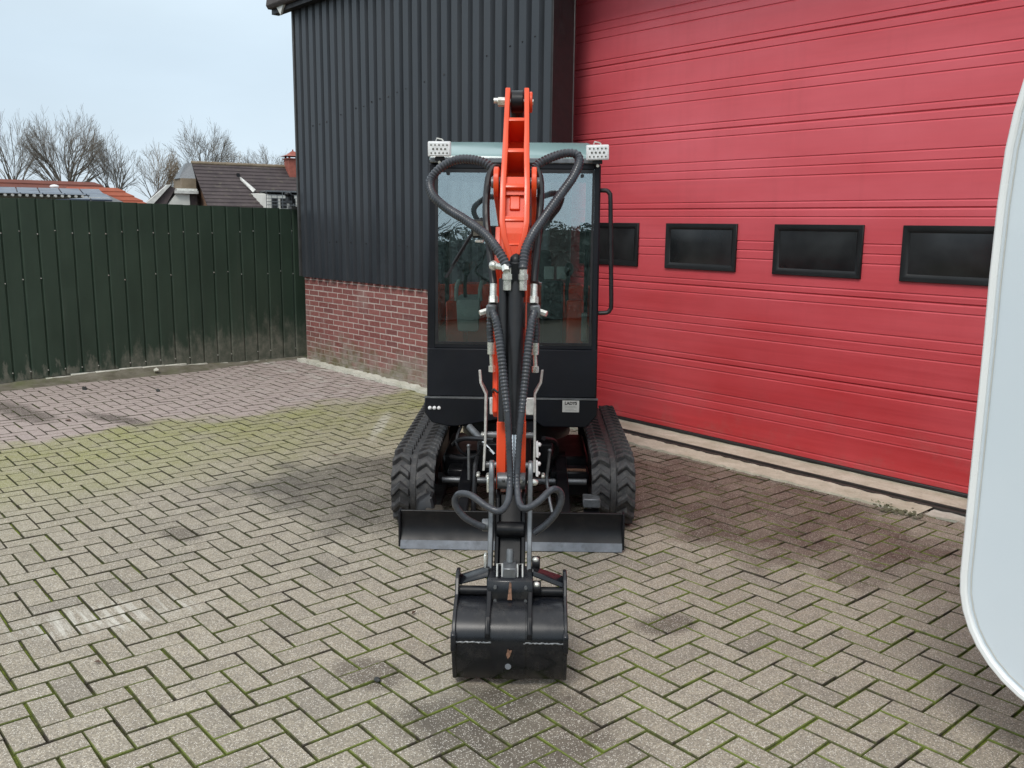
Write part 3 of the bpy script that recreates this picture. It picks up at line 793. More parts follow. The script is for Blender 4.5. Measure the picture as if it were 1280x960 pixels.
for tx in (-0.5375, 0.5375):
    pts = belt_path(12, TR); ins = belt_path(12, TR - 0.022); mb = MB(); n = len(pts)
    Lo = [[mb.bm.verts.new((tx + sx, y, z)) for y, z in ring] for sx, ring in ((-0.116, ins), (-0.116, pts), (-0.018, pts), (-0.014, belt_path(12, TR + 0.004)), (0.014, belt_path(12, TR + 0.004)), (0.018, pts), (0.116, pts), (0.116, ins))]
    for a in range(len(Lo)):
        b = (a + 1) % len(Lo)
        for i in range(n):
            j = (i + 1) % n; mb.bm.faces.new((Lo[a][i], Lo[a][j], Lo[b][j], Lo[b][i]))
    track = part(mb, 'track', 'rubber')
    for k in range(NL):
        for s in (-1, 1):
            y, z, t = on_belt((k + (0.25 if s > 0 else -0.25)) * LENB / NL + 0.02)
            o = link('tread_lug', LUG[s], track)
            # local u runs along the belt (tangent), w outward
            w = Vector((0, math.cos(t), math.sin(t))); u_ = Vector((0, -math.sin(t), math.cos(t)))
            o.matrix_local = Matrix(((1, 0, 0, tx), (0, u_.y, w.y, y), (0, u_.z, w.z, z), (0, 0, 0, 1)))
    for yy, rr in ((TY0, 0.14), (TY1, 0.14), (0.78, 0.06), (1.05, 0.06), (1.32, 0.06), (1.55, 0.06)):
        m_ = MB(); m_.cyl((tx - 0.05, yy, TZ if rr > .1 else 0.088), (tx + 0.05, yy, TZ if rr > .1 else 0.088), rr, n=20); part(m_, 'track_roller', 'black', track)
    m_ = MB(); m_.box(tx - 0.06, tx + 0.06, TY0, TY1, 0.13, 0.25); part(m_, 'track_frame', 'black', bevel=0.01)

# --- undercarriage
m_ = MB(); m_.box(-0.43, 0.43, 0.86, 1.45, 0.14, 0.27); m_.box(-0.22, 0.22, 0.72, 1.55, 0.20, 0.38); part(m_, 'undercarriage', 'black', bevel=0.012)
m_ = MB(); m_.cyl((0, 1.1, 0.37), (0, 1.1, 0.48), 0.33, n=32); part(m_, 'slew_ring', 'black')
for x in (-0.27, 0.27):
    m_ = MB(); m_.hexa([(x - 0.035, 0.09, 0.09), (x + 0.035, 0.09, 0.09), (x + 0.035, 0.95, 0.20), (x - 0.035, 0.95, 0.20), (x - 0.035, 0.09, 0.15), (x + 0.035, 0.09, 0.15), (x + 0.035, 0.95, 0.28), (x - 0.035, 0.95, 0.28)])
    part(m_, 'blade_arm', 'black', bevel=0.006)
m_ = MB(); m_.box(-0.385, -0.205, 0.66, 0.80, 0.13, 0.235); part(m_, 'side_box', 'black', bevel=0.008)
m_ = MB(); m_.box(0.205, 0.425, 0.64, 0.80, 0.095, 0.235); sbx = part(m_, 'side_box', 'black', bevel=0.008)
m_ = MB(); m_.box(0.30, 0.41, 0.66, 0.69, 0.236, 0.243); part(m_, 'warning_label', 'rust')
m_ = MB(); m_.cyl((-0.41, 0.60, 0.19), (0.41, 0.60, 0.19), 0.018); part(m_, 'cross_tube', 'grey_metal')
m_ = MB(); m_.cyl((0.02, 0.15, 0.17), (0.02, 0.75, 0.30), 0.035); part(m_, 'blade_cylinder', 'black')

# --- dozer blade
m_ = MB(); prof = [(-0.005, 0.040), (0.020, 0.075), (0.030, 0.115), (0.026, 0.160), (0.012, 0.196), (0.024, 0.198), (0.045, 0.160), (0.052, 0.10), (0.045, 0.035), (0.012, 0.030)]
m_.prism(prof, -0.561, 0.561, 'x'); blade = part(m_, 'blade', 'black', bevel=0.002)
m_ = MB(); m_.prism([(-0.020, 0.004), (-0.006, 0.047), (0.004, 0.044), (-0.006, 0.004)], -0.561, 0.561, 'x'); part(m_, 'cutting_edge', 'edge_steel', blade, bevel=0.001)
for x in (-0.566, 0.566):
    m_ = MB(); m_.prism([(-0.012, 0.012), (0.0, 0.196), (0.06, 0.196), (0.08, 0.03)], x - 0.005, x + 0.005, 'x'); part(m_, 'blade_end', 'black', blade, bevel=0.001)
m_ = MB(); m_.box(0.372, 0.462, 0.20, 0.30, 0.165, 0.212); part(m_, 'stowed_block', 'grey_metal', bevel=0.004)
m_ = MB(); m_.box(0.376, 0.458, 0.15, 0.26, 0.125, 0.143); part(m_, 'stowed_plate', 'black', bevel=0.003)
m_ = MB(); m_.hexa([(-0.50, 0.14, 0.14), (-0.40, 0.12, 0.155), (-0.40, 0.26, 0.16), (-0.52, 0.26, 0.15), (-0.49, 0.15, 0.19), (-0.42, 0.14, 0.235), (-0.42, 0.24, 0.24), (-0.50, 0.25, 0.20)]); part(m_, 'rubber_pad', 'hose', bevel=0.012)
m_ = MB(); m_.hexa([(-0.46, 0.07, 0.15), (-0.34, 0.09, 0.15), (-0.36, 0.20, 0.15), (-0.45, 0.18, 0.15), (-0.45, 0.08, 0.165), (-0.35, 0.095, 0.16), (-0.37, 0.19, 0.175), (-0.44, 0.17, 0.18)]); part(m_, 'mud_clod', 'mud', bevel=0.008)

# --- swing post with its pale plates, pins, clamps
m_ = MB(); m_.box(-0.075, 0.115, 0.26, 0.76, 0.33, 0.52); m_.cyl((AX, 0.20, 0.30), (AX, 0.20, 0.58), 0.075, n=20); part(m_, 'swing_post', 'black', bevel=0.008)
for sx, pts in ((-1, [(-0.168, 0.905), (-0.163, 0.84), (-0.137, 0.783), (-0.139, 0.55), (-0.147, 0.385)]), (1, [(0.146, 0.909), (0.139, 0.844), (0.110, 0.786), (0.113, 0.554), (0.112, 0.38)])):
    m_ = MB(); t = 0.006; dep = [0.02, 0.05, 0.09, 0.06, 0.04]
    ring = [[m_.bm.verts.new(q) for q in ((x - t, 0.10, z), (x + t, 0.10, z), (x + t, 0.10 + d, z), (x - t, 0.10 + d, z))] for (x, z), d in zip(pts, dep)]
    for A, B in zip(ring, ring[1:]):
        for i in range(4): m_.bm.faces.new((A[i], A[(i + 1) % 4], B[(i + 1) % 4], B[i]))
    m_.bm.faces.new(ring[0]); m_.bm.faces.new(ring[-1][::-1])
    part(m_, 'guard_plate', 'steel', bevel=0.0015)
m_ = MB(); m_.cyl((-0.135, 0.13, 0.568), (0.115, 0.13, 0.568), 0.016); part(m_, 'cross_pin', 'grey_metal')
m_ = MB(); m_.cyl((-0.145, 0.13, 0.41), (0.112, 0.13, 0.41), 0.016); part(m_, 'cross_pin', 'grey_metal')
m_ = MB(); m_.box(-0.113, -0.074, 0.0, 0.02, 0.70, 0.786); part(m_, 'hose_bracket', 'steel', bevel=0.004)
m_ = MB(); m_.box(0.066, 0.108, 0.0, 0.02, 0.70, 0.786); part(m_, 'hose_bracket', 'steel', bevel=0.004)
for z in (0.50, 0.40):
    m_ = MB(); m_.hexa([(0.120, 0.08, z - 0.035), (0.134, 0.08, z - 0.04), (0.134, 0.11, z - 0.04), (0.120, 0.11, z - 0.035), (0.120, 0.08, z + 0.045), (0.130, 0.08, z + 0.045), (0.130, 0.11, z + 0.045), (0.120, 0.11, z + 0.045)]); m_.ball((0.135, 0.095, z + 0.028), 0.012); m_.ball((0.133, 0.095, z - 0.022), 0.011); part(m_, 'valve_handle', 'white', bevel=0.003)
for x, z in ((-0.175, 0.36), (0.158, 0.36), (-0.125, 0.355)):
    m_ = MB(); m_.cyl((x, 0.10, z), (x, 0.14, z), 0.010); m_.ball((x, 0.10, z), 0.008); part(m_, 'bolt', 'zinc')
m_ = MB(); m_.cyl((-0.237, 0.30, 0.46), (-0.236, 0.30, 0.28), 0.008); m_.ball((-0.237, 0.30, 0.465), 0.011); part(m_, 'lever', 'grey_metal')
m_ = MB(); m_.tube(spline([(0.193, 0.30, 0.44), (0.186, 0.30, 0.36), (0.18, 0.30, 0.29), (0.195, 0.24, 0.2), (0.212, 0.2, 0.13)]), 0.009); m_.ball((0.193, 0.30, 0.445), 0.012); part(m_, 'lever', 'grey_metal')
for pts, r in (([(-0.20, 0.45, 0.36), (-0.203, 0.32, 0.34), (-0.205, 0.28, 0.24), (-0.21, 0.26, 0.10)], 0.014), ([(-0.10, 0.30, 0.50), (-0.25, 0.45, 0.47), (-0.32, 0.60, 0.42), (-0.36, 0.75, 0.36)], 0.013), ([(-0.30, 0.74, 0.50), (-0.325, 0.62, 0.44), (-0.32, 0.60, 0.38), (-0.27, 0.62, 0.33), (-0.22, 0.68, 0.32)], 0.009), ([(0.16, 0.35, 0.50), (0.22, 0.5, 0.45), (0.24, 0.62, 0.36), (0.2, 0.7, 0.28)], 0.013), ([(-0.16, 0.4, 0.45), (-0.2, 0.5, 0.36), (-0.3, 0.62, 0.31), (-0.37, 0.7, 0.30)], 0.012)):
    m_ = MB(); m_.tube(spline(pts, 0.03), r, 8); part(m_, 'hydraulic_hose', 'hose')
m_ = MB(); m_.cyl((-0.255, 0.60, 0.50), (-0.175, 0.48, 0.45), 0.020); part(m_, 'swing_cylinder', 'grey_metal')
m_ = MB(); m_.cyl((-0.175, 0.48, 0.45), (-0.10, 0.37, 0.40), 0.011); part(m_, 'swing_rod', 'chrome')
m_ = MB(); m_.box(-0.185, -0.14, 0.50, 0.55, 0.47, 0.485); part(m_, 'swing_clip', 'zinc', bevel=0.003)

# --- boom: from the swing post up and forward to the arm pivot (mostly behind the arm)
m_ = MB(); prof = [(0.26, 0.50), (0.14, 0.46), (-0.02, 0.95), (-0.22, 1.52), (-0.36, 1.66), (-0.42, 1.70), (-0.42, 1.86), (-0.30, 1.86), (-0.10, 1.74), (0.12, 1.10)]
m_.prism(prof, AX - 0.045, AX + 0.045, 'x'); boom = part(m_, 'boom', 'orange', bevel=0.008)
for s in (-1, 1):
    m_ = MB(); x = AX + s * 0.0745
    m_.cyl((x - 0.010, -0.72, 1.79), (x + 0.010, -0.72, 1.79), 0.062, n=28); m_.hexa([(x - 0.010, -0.72, 1.73), (x + 0.010, -0.72, 1.73), (x + 0.010, -0.20, 1.60), (x - 0.010, -0.20, 1.60), (x - 0.010, -0.70, 1.85), (x + 0.010, -0.70, 1.85), (x + 0.010, -0.20, 1.85), (x - 0.010, -0.20, 1.85)])
    part(m_, 'boom_cheek', 'orange', bevel=0.003)
m_ = MB(); m_.cyl((AX - 0.095, -0.72, 1.79), (AX + 0.095, -0.72, 1.79), 0.022); part(m_, 'pivot_pin', 'grey_metal')
m_ = MB(); m_.cyl((AX, -0.44, 2.09), (AX, 0.05, 1.93), 0.014); part(m_, 'arm_rod', 'chrome')
m_ = MB(); m_.cyl((AX, -0.10, 1.98), (AX, 0.20, 1.75), 0.034); part(m_, 'arm_cylinder', 'black')
m_ = MB(); m_.cyl((AX - 0.026, -0.50, 2.125), (AX + 0.026, -0.50, 2.125), 0.046, n=24); m_.cyl((AX, -0.50, 2.115), (AX, -0.42, 2.06), 0.028); part(m_, 'rod_eye', 'black', bevel=0.004)

# --- arm: ribbed casting above the pivot, box below it
def cw(z):    # half width of the casting against height
    for (z0, a), (z1, b) in zip([(1.47, 0.020), (1.51, 0.026), (1.585, 0.050), (1.64, 0.058), (1.78, 0.058), (1.93, 0.053), (2.20, 0.048)], [(1.51, 0.026), (1.585, 0.050), (1.64, 0.058), (1.78, 0.058), (1.93, 0.053), (2.20, 0.048), (9, 0.048)]):
        if z <= z1: return a + (b - a) * (z - z0) / (z1 - z0)
    return 0.048
def fy(z):    # front line of the arm
    for (z0, a), (z1, b) in zip([(0.5, -1.02), (0.88, -0.99), (1.47, -0.875), (1.60, -0.855), (1.78, -0.785), (2.05, -0.62)], [(0.88, -0.99), (1.47, -0.875), (1.60, -0.855), (1.78, -0.785), (2.05, -0.62), (2.30, -0.45)]):
        if z <= z1: return a + (b - a) * (z - z0) / (z1 - z0)
    return -0.45
zs = [1.475, 1.51, 1.55, 1.585, 1.64, 1.70, 1.78, 1.86, 1.93, 2.0, 2.06, 2.12, 2.155, 2.178]
def flange(s):
    mb = MB(); ring = []
    for z in zs:
        w = cw(z); t = 0.022 if z < 2.0 else 0.020; t = min(t, w - 0.004); y0 = fy(z); dpt = 0.20 if z < 1.95 else 0.20 - 0.55 * (z - 1.95)
        ring.append([mb.bm.verts.new(q) for q in ((AX + s * w, y0, z), (AX + s * (w - t), y0, z), (AX + s * (w - t), y0 + dpt, z - 0.02), (AX + s * w, y0 + dpt, z - 0.02))])
    for A, B in zip(ring, ring[1:]):
        for i in range(4): mb.bm.faces.new((A[i], A[(i + 1) % 4], B[(i + 1) % 4], B[i]))
    mb.bm.faces.new(ring[0]); mb.bm.faces.new(ring[-1][::-1]); return mb
m_ = MB(); prof = [(-0.80, 1.90), (-0.80, 1.55), (-0.935, 0.62), (-0.90, 0.57), (-0.80, 0.57), (-0.72, 1.2), (-0.62, 1.72), (-0.60, 1.90)]
m_.prism([(-0.74, 1.70), (-0.80, 1.50), (-0.835, 1.40), (-0.93, 0.86), (-0.95, 0.62), (-0.84, 0.57), (-0.76, 1.2), (-0.62, 1.70), (-0.62, 1.80)], AX - 0.056, AX + 0.053, 'x'); arm = part(m_, 'arm', 'orange', bevel=0.006)
m_ = MB(); m_.prism([(-0.70, 1.62), (-0.79, 1.46), (-0.90, 0.90), (-0.80, 0.86), (-0.74, 1.2), (-0.66, 1.60)], AX - 0.078, AX - 0.0565, 'x'); part(m_, 'arm_rib', 'orange', arm, bevel=0.004)
for s in (-1, 1):
    part(flange(s), 'arm_flange', 'orange', arm, bevel=0.004, seg=2)
    # thin side plates along the lower arm, standing proud either side of the bucket cylinder
    m_ = MB(); x = AX + s * 0.0505
    m_.prism([(-0.845, 1.50), (-0.895, 1.40), (-0.965, 0.88), (-0.92, 0.86), (-0.82, 1.48)], x - 0.0035, x + 0.0035, 'x'); part(m_, 'side_plate', 'orange', arm, bevel=0.001)
# web of the casting, stepping deeper upward, and its cross ribs
def web(za, zb, d):
    mb = MB(); n = 5; A = []; B = []
    for i in range(n + 1):
        z = za + (zb - za) * i / n; w = cw(z) - 0.006; A.append(mb.bm.verts.new((AX - w, fy(z) + d, z))); B.append(mb.bm.verts.new((AX + w, fy(z) + d, z)))
    for i in range(n): mb.bm.faces.new((A[i], B[i], B[i + 1], A[i + 1]))
    return mb
for za, zb, d in ((1.475, 1.56, 0.008), (1.55, 1.66, 0.014), (1.64, 1.775, 0.045), (1.742, 1.812, 0.028), (1.64, 1.82, 0.18), (1.81, 2.00, 0.175)):
    part(web(za, zb, d), 'arm_web', 'orange', arm, smooth=False)
m_ = MB(); z = 1.715; m_.hexa([(AX - 0.020, fy(z - .03) + 0.050, z - 0.035), (AX + 0.020, fy(z - .03) + 0.050, z - 0.035), (AX + 0.020, fy(z + .03) + 0.05, z + 0.035), (AX - 0.020, fy(z + .03) + 0.05, z + 0.035), (AX - 0.020, fy(z - .03) + 0.034, z - 0.03), (AX + 0.020, fy(z - .03) + 0.034, z - 0.03), (AX + 0.020, fy(z + .03) + 0.034, z + 0.025), (AX - 0.020, fy(z + .03) + 0.034, z + 0.025)]); part(m_, 'cast_boss', 'orange', arm, bevel=0.004)
for z, hh in ((2.045, 0.007), (1.918, 0.008), (1.778, 0.008), (1.650, 0.007), (1.556, 0.005)):
    w = cw(z) - 0.012; m_ = MB(); y = fy(z)
    m_.hexa([(AX - w, y + 0.002, z - hh), (AX + w, y + 0.002, z - hh), (AX + w, y + 0.17, z - hh - 0.10), (AX - w, y + 0.17, z - hh - 0.10), (AX - w, y + 0.002 + 0.01, z + hh), (AX + w, y + 0.002 + 0.01, z + hh), (AX + w, y + 0.18, z + hh - 0.10), (AX - w, y + 0.18, z + hh - 0.10)])
    part(m_, 'cross_rib', 'orange', arm, bevel=0.004, seg=2)
# lower front cover plates
for x0, x1, nm in ((AX - 0.056, AX - 0.020, 'cover_plate'), (AX + 0.022, AX + 0.056, 'cover_plate')):
    m_ = MB(); m_.prism([(-0.985, 0.882), (-1.018, 0.625), (-0.94, 0.59), (-0.90, 0.87)], x0, x1, 'x'); part(m_, nm, 'orange', arm, bevel=0.003)
# lever pin
m_ = MB(); m_.cyl((AX - 0.082, -0.50, 2.125), (AX + 0.066, -0.50, 2.125), 0.012); m_.cyl((AX - 0.080, -0.50, 2.125), (AX - 0.052, -0.50, 2.125), 0.019, n=6); part(m_, 'lever_pin', 'zinc', arm)
m_ = MB(); m_.cyl((AX - 0.097, -0.50, 2.130), (AX - 0.078, -0.50, 2.130), 0.011); part(m_, 'grease_nipple', 'zinc', arm)
m_ = MB(); m_.cyl((AX + 0.048, -0.495, 2.125), (AX + 0.062, -0.495, 2.125), 0.042, n=24); part(m_, 'lever_boss', 'orange', arm, bevel=0.003)
# end tube of the arm
m_ = MB(); m_.cyl((AX - 0.052, -1.005, 0.655), (AX + 0.058, -1.005, 0.655), 0.034, n=22); m_.cyl((AX - 0.028, -1.045, 0.665), (AX - 0.028, -1.03, 0.665), 0.006); part(m_, 'arm_end_tube', 'grey_metal', arm, bevel=0.003)
m_ = MB(); m_.cyl((AX + 0.036, -1.045, 0.664), (AX + 0.036, -1.03, 0.664), 0.010); part(m_, 'grease_cap', 'zinc', arm)

# --- bucket cylinder
C0, C1 = Vector((AX + 0.010, -0.925, 1.455)), Vector((AX + 0.012, -1.02, 0.86))
m_ = MB(); m_.cyl(C0, C1, 0.031, n=20); m_.cyl(C1 + (C0 - C1) * 0.02, C1 - (C0 - C1) * 0.03, 0.035, n=20); part(m_, 'bucket_cylinder', 'hose', bevel=0.002)
m_ = MB(); m_.cyl(C0 + Vector((-0.047, -0.004, -0.03)), C1 + Vector((-0.045, 0.0, 0.03)), 0.017); part(m_, 'cylinder_pipe', 'hose')
m_ = MB(); m_.cyl(C1, Vector((AX + 0.012, -1.06, 0.66)), 0.017); part(m_, 'cylinder_rod', 'chrome')
m_ = MB(); m_.ball((AX + 0.010, -0.93, 1.488), 0.026, 1, 1, 1.3); m_.box(AX - 0.012, AX + 0.034, -0.962, -0.90, 1.40, 1.49); m_.box(AX - 0.02, AX + 0.045, -0.958, -0.93, 1.355, 1.39); part(m_, 'cylinder_head', 'black', bevel=0.006)
for x in (-0.002, 0.058):
    m_ = MB(); m_.cyl((x, -0.965, 1.47), (x, -0.965, 1.385), 0.0155, n=6); m_.cyl((x, -0.967, 1.445), (x, -0.967, 1.425), 0.019, n=6); part(m_, 'hose_fitting', 'zinc')
m_ = MB(); m_.cyl((-0.050, -0.90, 1.473), (-0.012, -0.93, 1.468), 0.013); m_.ball((-0.055, -0.90, 1.473), 0.020); m_.cyl((-0.010, -0.96, 1.48), (-0.004, -0.985, 1.455), 0.015, n=6); part(m_, 'elbow_fitting', 'zinc')

# --- hoses
def wrap(r, pit=0.0135):
    return lambda L: r if int((L + 0.0034) / (pit / 2)) % 2 else r * 0.84
def hose(pts, r, mat, name, spiral=True, fade=False):
    P = spline(pts, 0.01)
    P = even(P, 0.00675 if spiral else 0.02)
    m_ = MB(); m_.tube(P, (r if not spiral else wrap(r) if not fade else (lambda L: wrap(r)(L) * (1 - 0.26 * min(1, max(0, (L - 0.2) / 0.3))) if L < 0.70 else r * (0.74 + 0.015 * math.sin(L * 260)))), 10); return part(m_, name, mat)
loopL = [(-0.010,-0.640,1.790),(-0.069,-0.600,1.844),(-0.122,-0.580,1.880),(-0.212,-0.560,1.890),(-0.285,-0.560,1.860),(-0.333,-0.580,1.801),(-0.316,-0.640,1.742),(-0.255,-0.700,1.690),(-0.172,-0.780,1.643),(-0.092,-0.860,1.590),(-0.040,-0.930,1.534),(-0.008,-0.960,1.482),(-0.002,-0.965,1.46)]
loopR = [(0.060,-0.640,1.800),(0.094,-0.600,1.855),(0.139,-0.580,1.888),(0.211,-0.560,1.915),(0.264,-0.560,1.913),(0.276,-0.580,1.880),(0.249,-0.640,1.816),(0.191,-0.720,1.734),(0.135,-0.800,1.655),(0.092,-0.880,1.592),(0.066,-0.930,1.535),(0.058,-0.962,1.477),(0.058,-0.965,1.46)]
inL = [(-0.020,-0.50,1.76),(-0.033,-0.560,1.825),(-0.059,-0.600,1.858),(-0.086,-0.640,1.826),(-0.095,-0.700,1.739),(-0.092,-0.760,1.644),(-0.076,-0.820,1.537),(-0.061,-0.860,1.431),(-0.056,-0.880,1.392)]
inR = [(0.060,-0.50,1.76),(0.078,-0.560,1.825),(0.097,-0.600,1.856),(0.117,-0.640,1.815),(0.121,-0.700,1.740),(0.116,-0.760,1.646),(0.108,-0.820,1.539),(0.100,-0.860,1.433),(0.098,-0.880,1.394)]
slL = [(-0.057,-0.930,1.300),(-0.039,-0.970,1.257),(-0.021,-1.020,1.157),(-0.008,-1.050,1.056),(0.005,-1.080,0.955),(0.013,-1.095,0.853),(0.018,-1.105,0.751),(0.020,-1.125,0.680),(0.014,-1.180,0.622),(-0.016,-1.220,0.600),(-0.066,-1.200,0.614),(-0.125,-1.160,0.641),(-0.172,-1.130,0.634),(-0.185,-1.120,0.593),(-0.155,-1.120,0.547),(-0.112,-1.120,0.519),(-0.075,-1.115,0.503)]
slR = [(0.102,-0.930,1.302),(0.091,-0.970,1.258),(0.080,-1.020,1.158),(0.071,-1.050,1.057),(0.062,-1.080,0.956),(0.053,-1.095,0.854),(0.048,-1.105,0.752),(0.047,-1.125,0.680),(0.056,-1.180,0.622),(0.080,-1.220,0.612),(0.127,-1.200,0.633),(0.171,-1.160,0.664),(0.201,-1.130,0.656),(0.214,-1.120,0.619),(0.194,-1.120,0.565),(0.156,-1.120,0.518),(0.112,-1.115,0.482)]
hose(loopL, 0.0195, 'sleeve', 'sleeved_hose'); hose(loopR, 0.0195, 'sleeve', 'sleeved_hose')
hose(inL, 0.0145, 'hose', 'plain_hose', False); hose(inR, 0.0145, 'hose', 'plain_hose', False)
hose(slL, 0.0175, 'sleeve', 'sleeved_hose', True, True); hose(slR, 0.0175, 'sleeve', 'sleeved_hose', True, True)
hose([(-0.067,-0.900,1.285),(-0.068,-0.900,1.218),(-0.063,-0.900,1.165)], 0.0145, 'sleeve', 'sleeved_hose')
hose([(0.106,-0.900,1.285),(0.110,-0.900,1.220),(0.107,-0.900,1.165)], 0.0145, 'sleeve', 'sleeved_hose')
for s, x in ((-1, -0.056), (1, 0.0985)):
    m_ = MB(); m_.cyl((x, -0.885, 1.402), (x, -0.900, 1.345), 0.0150, n=12); m_.cyl((x, -0.90, 1.355), (x, -0.908, 1.330), 0.019, n=6); part(m_, 'hose_fitting', 'zinc')
    m_ = MB(); xx = x + (-0.006 if s < 0 else 0.006); m_.box(xx - 0.020, xx + 0.020, -0.935, -0.885, 1.275, 1.326); part(m_, 'valve_block', 'grey_metal', bevel=0.006)
    m_ = MB(); m_.cyl((xx + s * 0.018, -0.91, 1.300), (xx + s * 0.045, -0.92, 1.292), 0.012, n=6); part(m_, 'side_fitting', 'zinc')
    m_ = MB(); x2 = AX + s * 0.062; m_.box(x2 - 0.022, x2 + 0.022, -0.895, -0.875, 1.235, 1.332); part(m_, 'mounting_plate', 'grey_metal', bevel=0.003)
    x3 = -0.063 if s < 0 else 0.106
    m_ = MB(); m_.cyl((x3, -0.90, 1.178), (x3, -0.90, 1.132), 0.0155); m_.cyl((x3, -0.90, 1.135), (x3 + 0.003, -0.90, 1.085), 0.008); m_.cyl((x3 + 0.003, -0.90, 1.085), (x3 + 0.003, -0.90, 1.062), 0.014, n=6); part(m_, 'hose_fitting', 'zinc')
m_ = MB(); m_.tube(spline([(-0.035, -0.955, 0.99), (-0.05, -0.94, 1.0), (-0.056, -0.90, 0.985), (-0.05, -0.86, 0.97)]), 0.005, 6); part(m_, 'cable_tie', 'hose')

# --- bucket link: two side plates from the rod end down to the coupler
for s, x in ((-1, AX - 0.071), (1, AX + 0.076)):
    m_ = MB(); m_.prism([(-1.04, 0.745), (-1.075, 0.745), (-1.092, 0.70), (-1.095, 0.60), (-1.13, 0.50), (-1.24, 0.30), (-1.25, 0.255), (-1.16, 0.25), (-1.05, 0.45), (-1.01, 0.62)], x - 0.009, x + 0.009, 'x'); part(m_, 'link_plate', 'grey_metal', bevel=0.003)
for s, x in ((-1, AX - 0.048), (1, AX + 0.052)):
    m_ = MB(); m_.prism([(-1.00, 0.62), (-1.06, 0.60), (-1.08, 0.50), (-1.18, 0.32), (-1.13, 0.28), (-0.98, 0.50), (-0.95, 0.62)], x - 0.008, x + 0.008, 'x'); part(m_, 'inner_link', 'black', bevel=0.003)
m_ = MB(); m_.cyl((AX - 0.05, -1.085, 0.485), (AX + 0.055, -1.085, 0.485), 0.030, n=20); part(m_, 'link_tube', 'black', bevel=0.002)
m_ = MB(); m_.prism([(-1.00, 0.60), (-1.08, 0.44), (-1.17, 0.31), (-1.10, 0.28), (-0.94, 0.55)], AX - 0.040, AX + 0.044, 'x'); part(m_, 'arm_tip', 'black', bevel=0.004)
m_ = MB(); m_.cyl((AX - 0.105, -1.09, 0.503), (AX - 0.078, -1.09, 0.503), 0.024, n=16); part(m_, 'link_boss', 'grey_metal', bevel=0.003)
for x, y, z in ((AX + 0.086, -1.18, 0.395), (AX + 0.090, -1.27, 0.335)):
    m_ = MB(); m_.cyl((x, y, z - 0.005), (x + 0.03, y, z - 0.005), 0.025, n=16); part(m_, 'pin_collar', 'black', bevel=0.003)
    m_ = MB(); m_.ball((x + 0.014, y - 0.012, z + 0.012), 0.013, 1, 1, .8); part(m_, 'bolt', 'zinc')
for x, z in ((AX - 0.083, 0.655), (AX - 0.086, 0.395)):
    m_ = MB(); m_.box(x - 0.006, x + 0.004, -1.075 if z > .5 else -1.2, -1.045 if z > .5 else -1.17, z - 0.03, z + 0.03); part(m_, 'pin_keeper', 'zinc', bevel=0.003)
m_ = MB(); m_.ball((AX + 0.085, -1.06, 0.665), 0.017, 1.3, 1, .8); part(m_, 'bolt', 'zinc')
# coupler
m_ = MB(); m_.prism([(-1.275, 0.370), (-1.300, 0.366), (-1.312, 0.30), (-1.300, 0.277), (-1.262, 0.275), (-1.20, 0.30), (-1.16, 0.37)], AX - 0.073, AX + 0.091, 'x'); coup = part(m_, 'coupler', 'black_gloss', bevel=0.004)
m_ = MB(); m_.box(AX - 0.074, AX + 0.092, -1.303, -1.295, 0.270, 0.2765); m_.hexa([(AX + 0.0, -1.3155, 0.30), (AX + 0.016, -1.3155, 0.30), (AX + 0.016, -1.30, 0.30), (AX + 0.0, -1.30, 0.30), (AX + 0.006, -1.3045, 0.36), (AX + 0.013, -1.3045, 0.36), (AX + 0.013, -1.29, 0.36), (AX + 0.006, -1.29, 0.36)]); part(m_, 'worn_edge', 'rust', coup)
m_ = MB(); m_.box(AX - 0.020, AX + 0.030, -1.28, -1.20, 0.34, 0.405); m_.cyl((AX + 0.005, -1.22, 0.40), (AX + 0.005, -1.20, 0.45), 0.014); part(m_, 'coupler_block', 'grey_metal', coup, bevel=0.004)
for x in (AX - 0.032, AX + 0.042):
    m_ = MB(); m_.tube([(x - 0.008, -1.27, 0.365), (x - 0.008, -1.255, 0.412), (x + 0.010, -1.255, 0.414), (x + 0.011, -1.27, 0.365)], 0.0035, 6); part(m_, 'spring_clip', 'steel', coup)
for x in (-0.045, 0.065):
    for z in (0.295, 0.345):
        m_ = MB(); m_.cyl((AX + x, -1.315, z), (AX + x, -1.295, z), 0.006, n=8); part(m_, 'coupler_bolt', 'grey_metal', coup)

# --- bucket
BX0, BX1 = -0.164, 0.227
def bprof(off=0.0):
    base = [(-1.235, 0.295), (-1.30, 0.292), (-1.365, 0.275), (-1.41, 0.245), (-1.432, 0.20), (-1.428, 0.15), (-1.41, 0.09), (-1.385, 0.035), (-1.36, 0.02)]
    return [(y - off * (0.2 + 0.8 * min(1, (0.33 - z) * 6)), z + off * max(0, (z - 0.18) * 6)) for y, z in base]
def shell(x0, x1, pr, th):
    mb = MB(); inn = [(y + th, z - (th if i < 3 else 0)) for i, (y, z) in enumerate(pr)]
    poly = pr + [(y, max(z, 0.02)) for y, z in inn[::-1]]
    mb.prism(poly, x0, x1, 'x'); return mb
bucket = part(shell(BX0 + 0.006, BX1 - 0.006, bprof(), 0.010), 'bucket', 'black_gloss')
m_ = shell(AX - 0.052, AX + 0.066, bprof(0.007), 0.006); part(m_, 'wear_plate', 'black_gloss', bucket)
for x0, x1 in ((BX0 + 0.004, AX - 0.045), (AX + 0.058, BX1 - 0.004)):
    m_ = MB(); P = [Vector((x0 + (x1 - x0) * i / 24, -1.434 + rng.uniform(-.001, .001), 0.192 + rng.uniform(-.0015, .0015))) for i in range(25)]; m_.tube(P, lambda L: 0.0030 + 0.0010 * math.sin(L * 310), 6); part(m_, 'weld_seam', 'grey_metal', bucket)
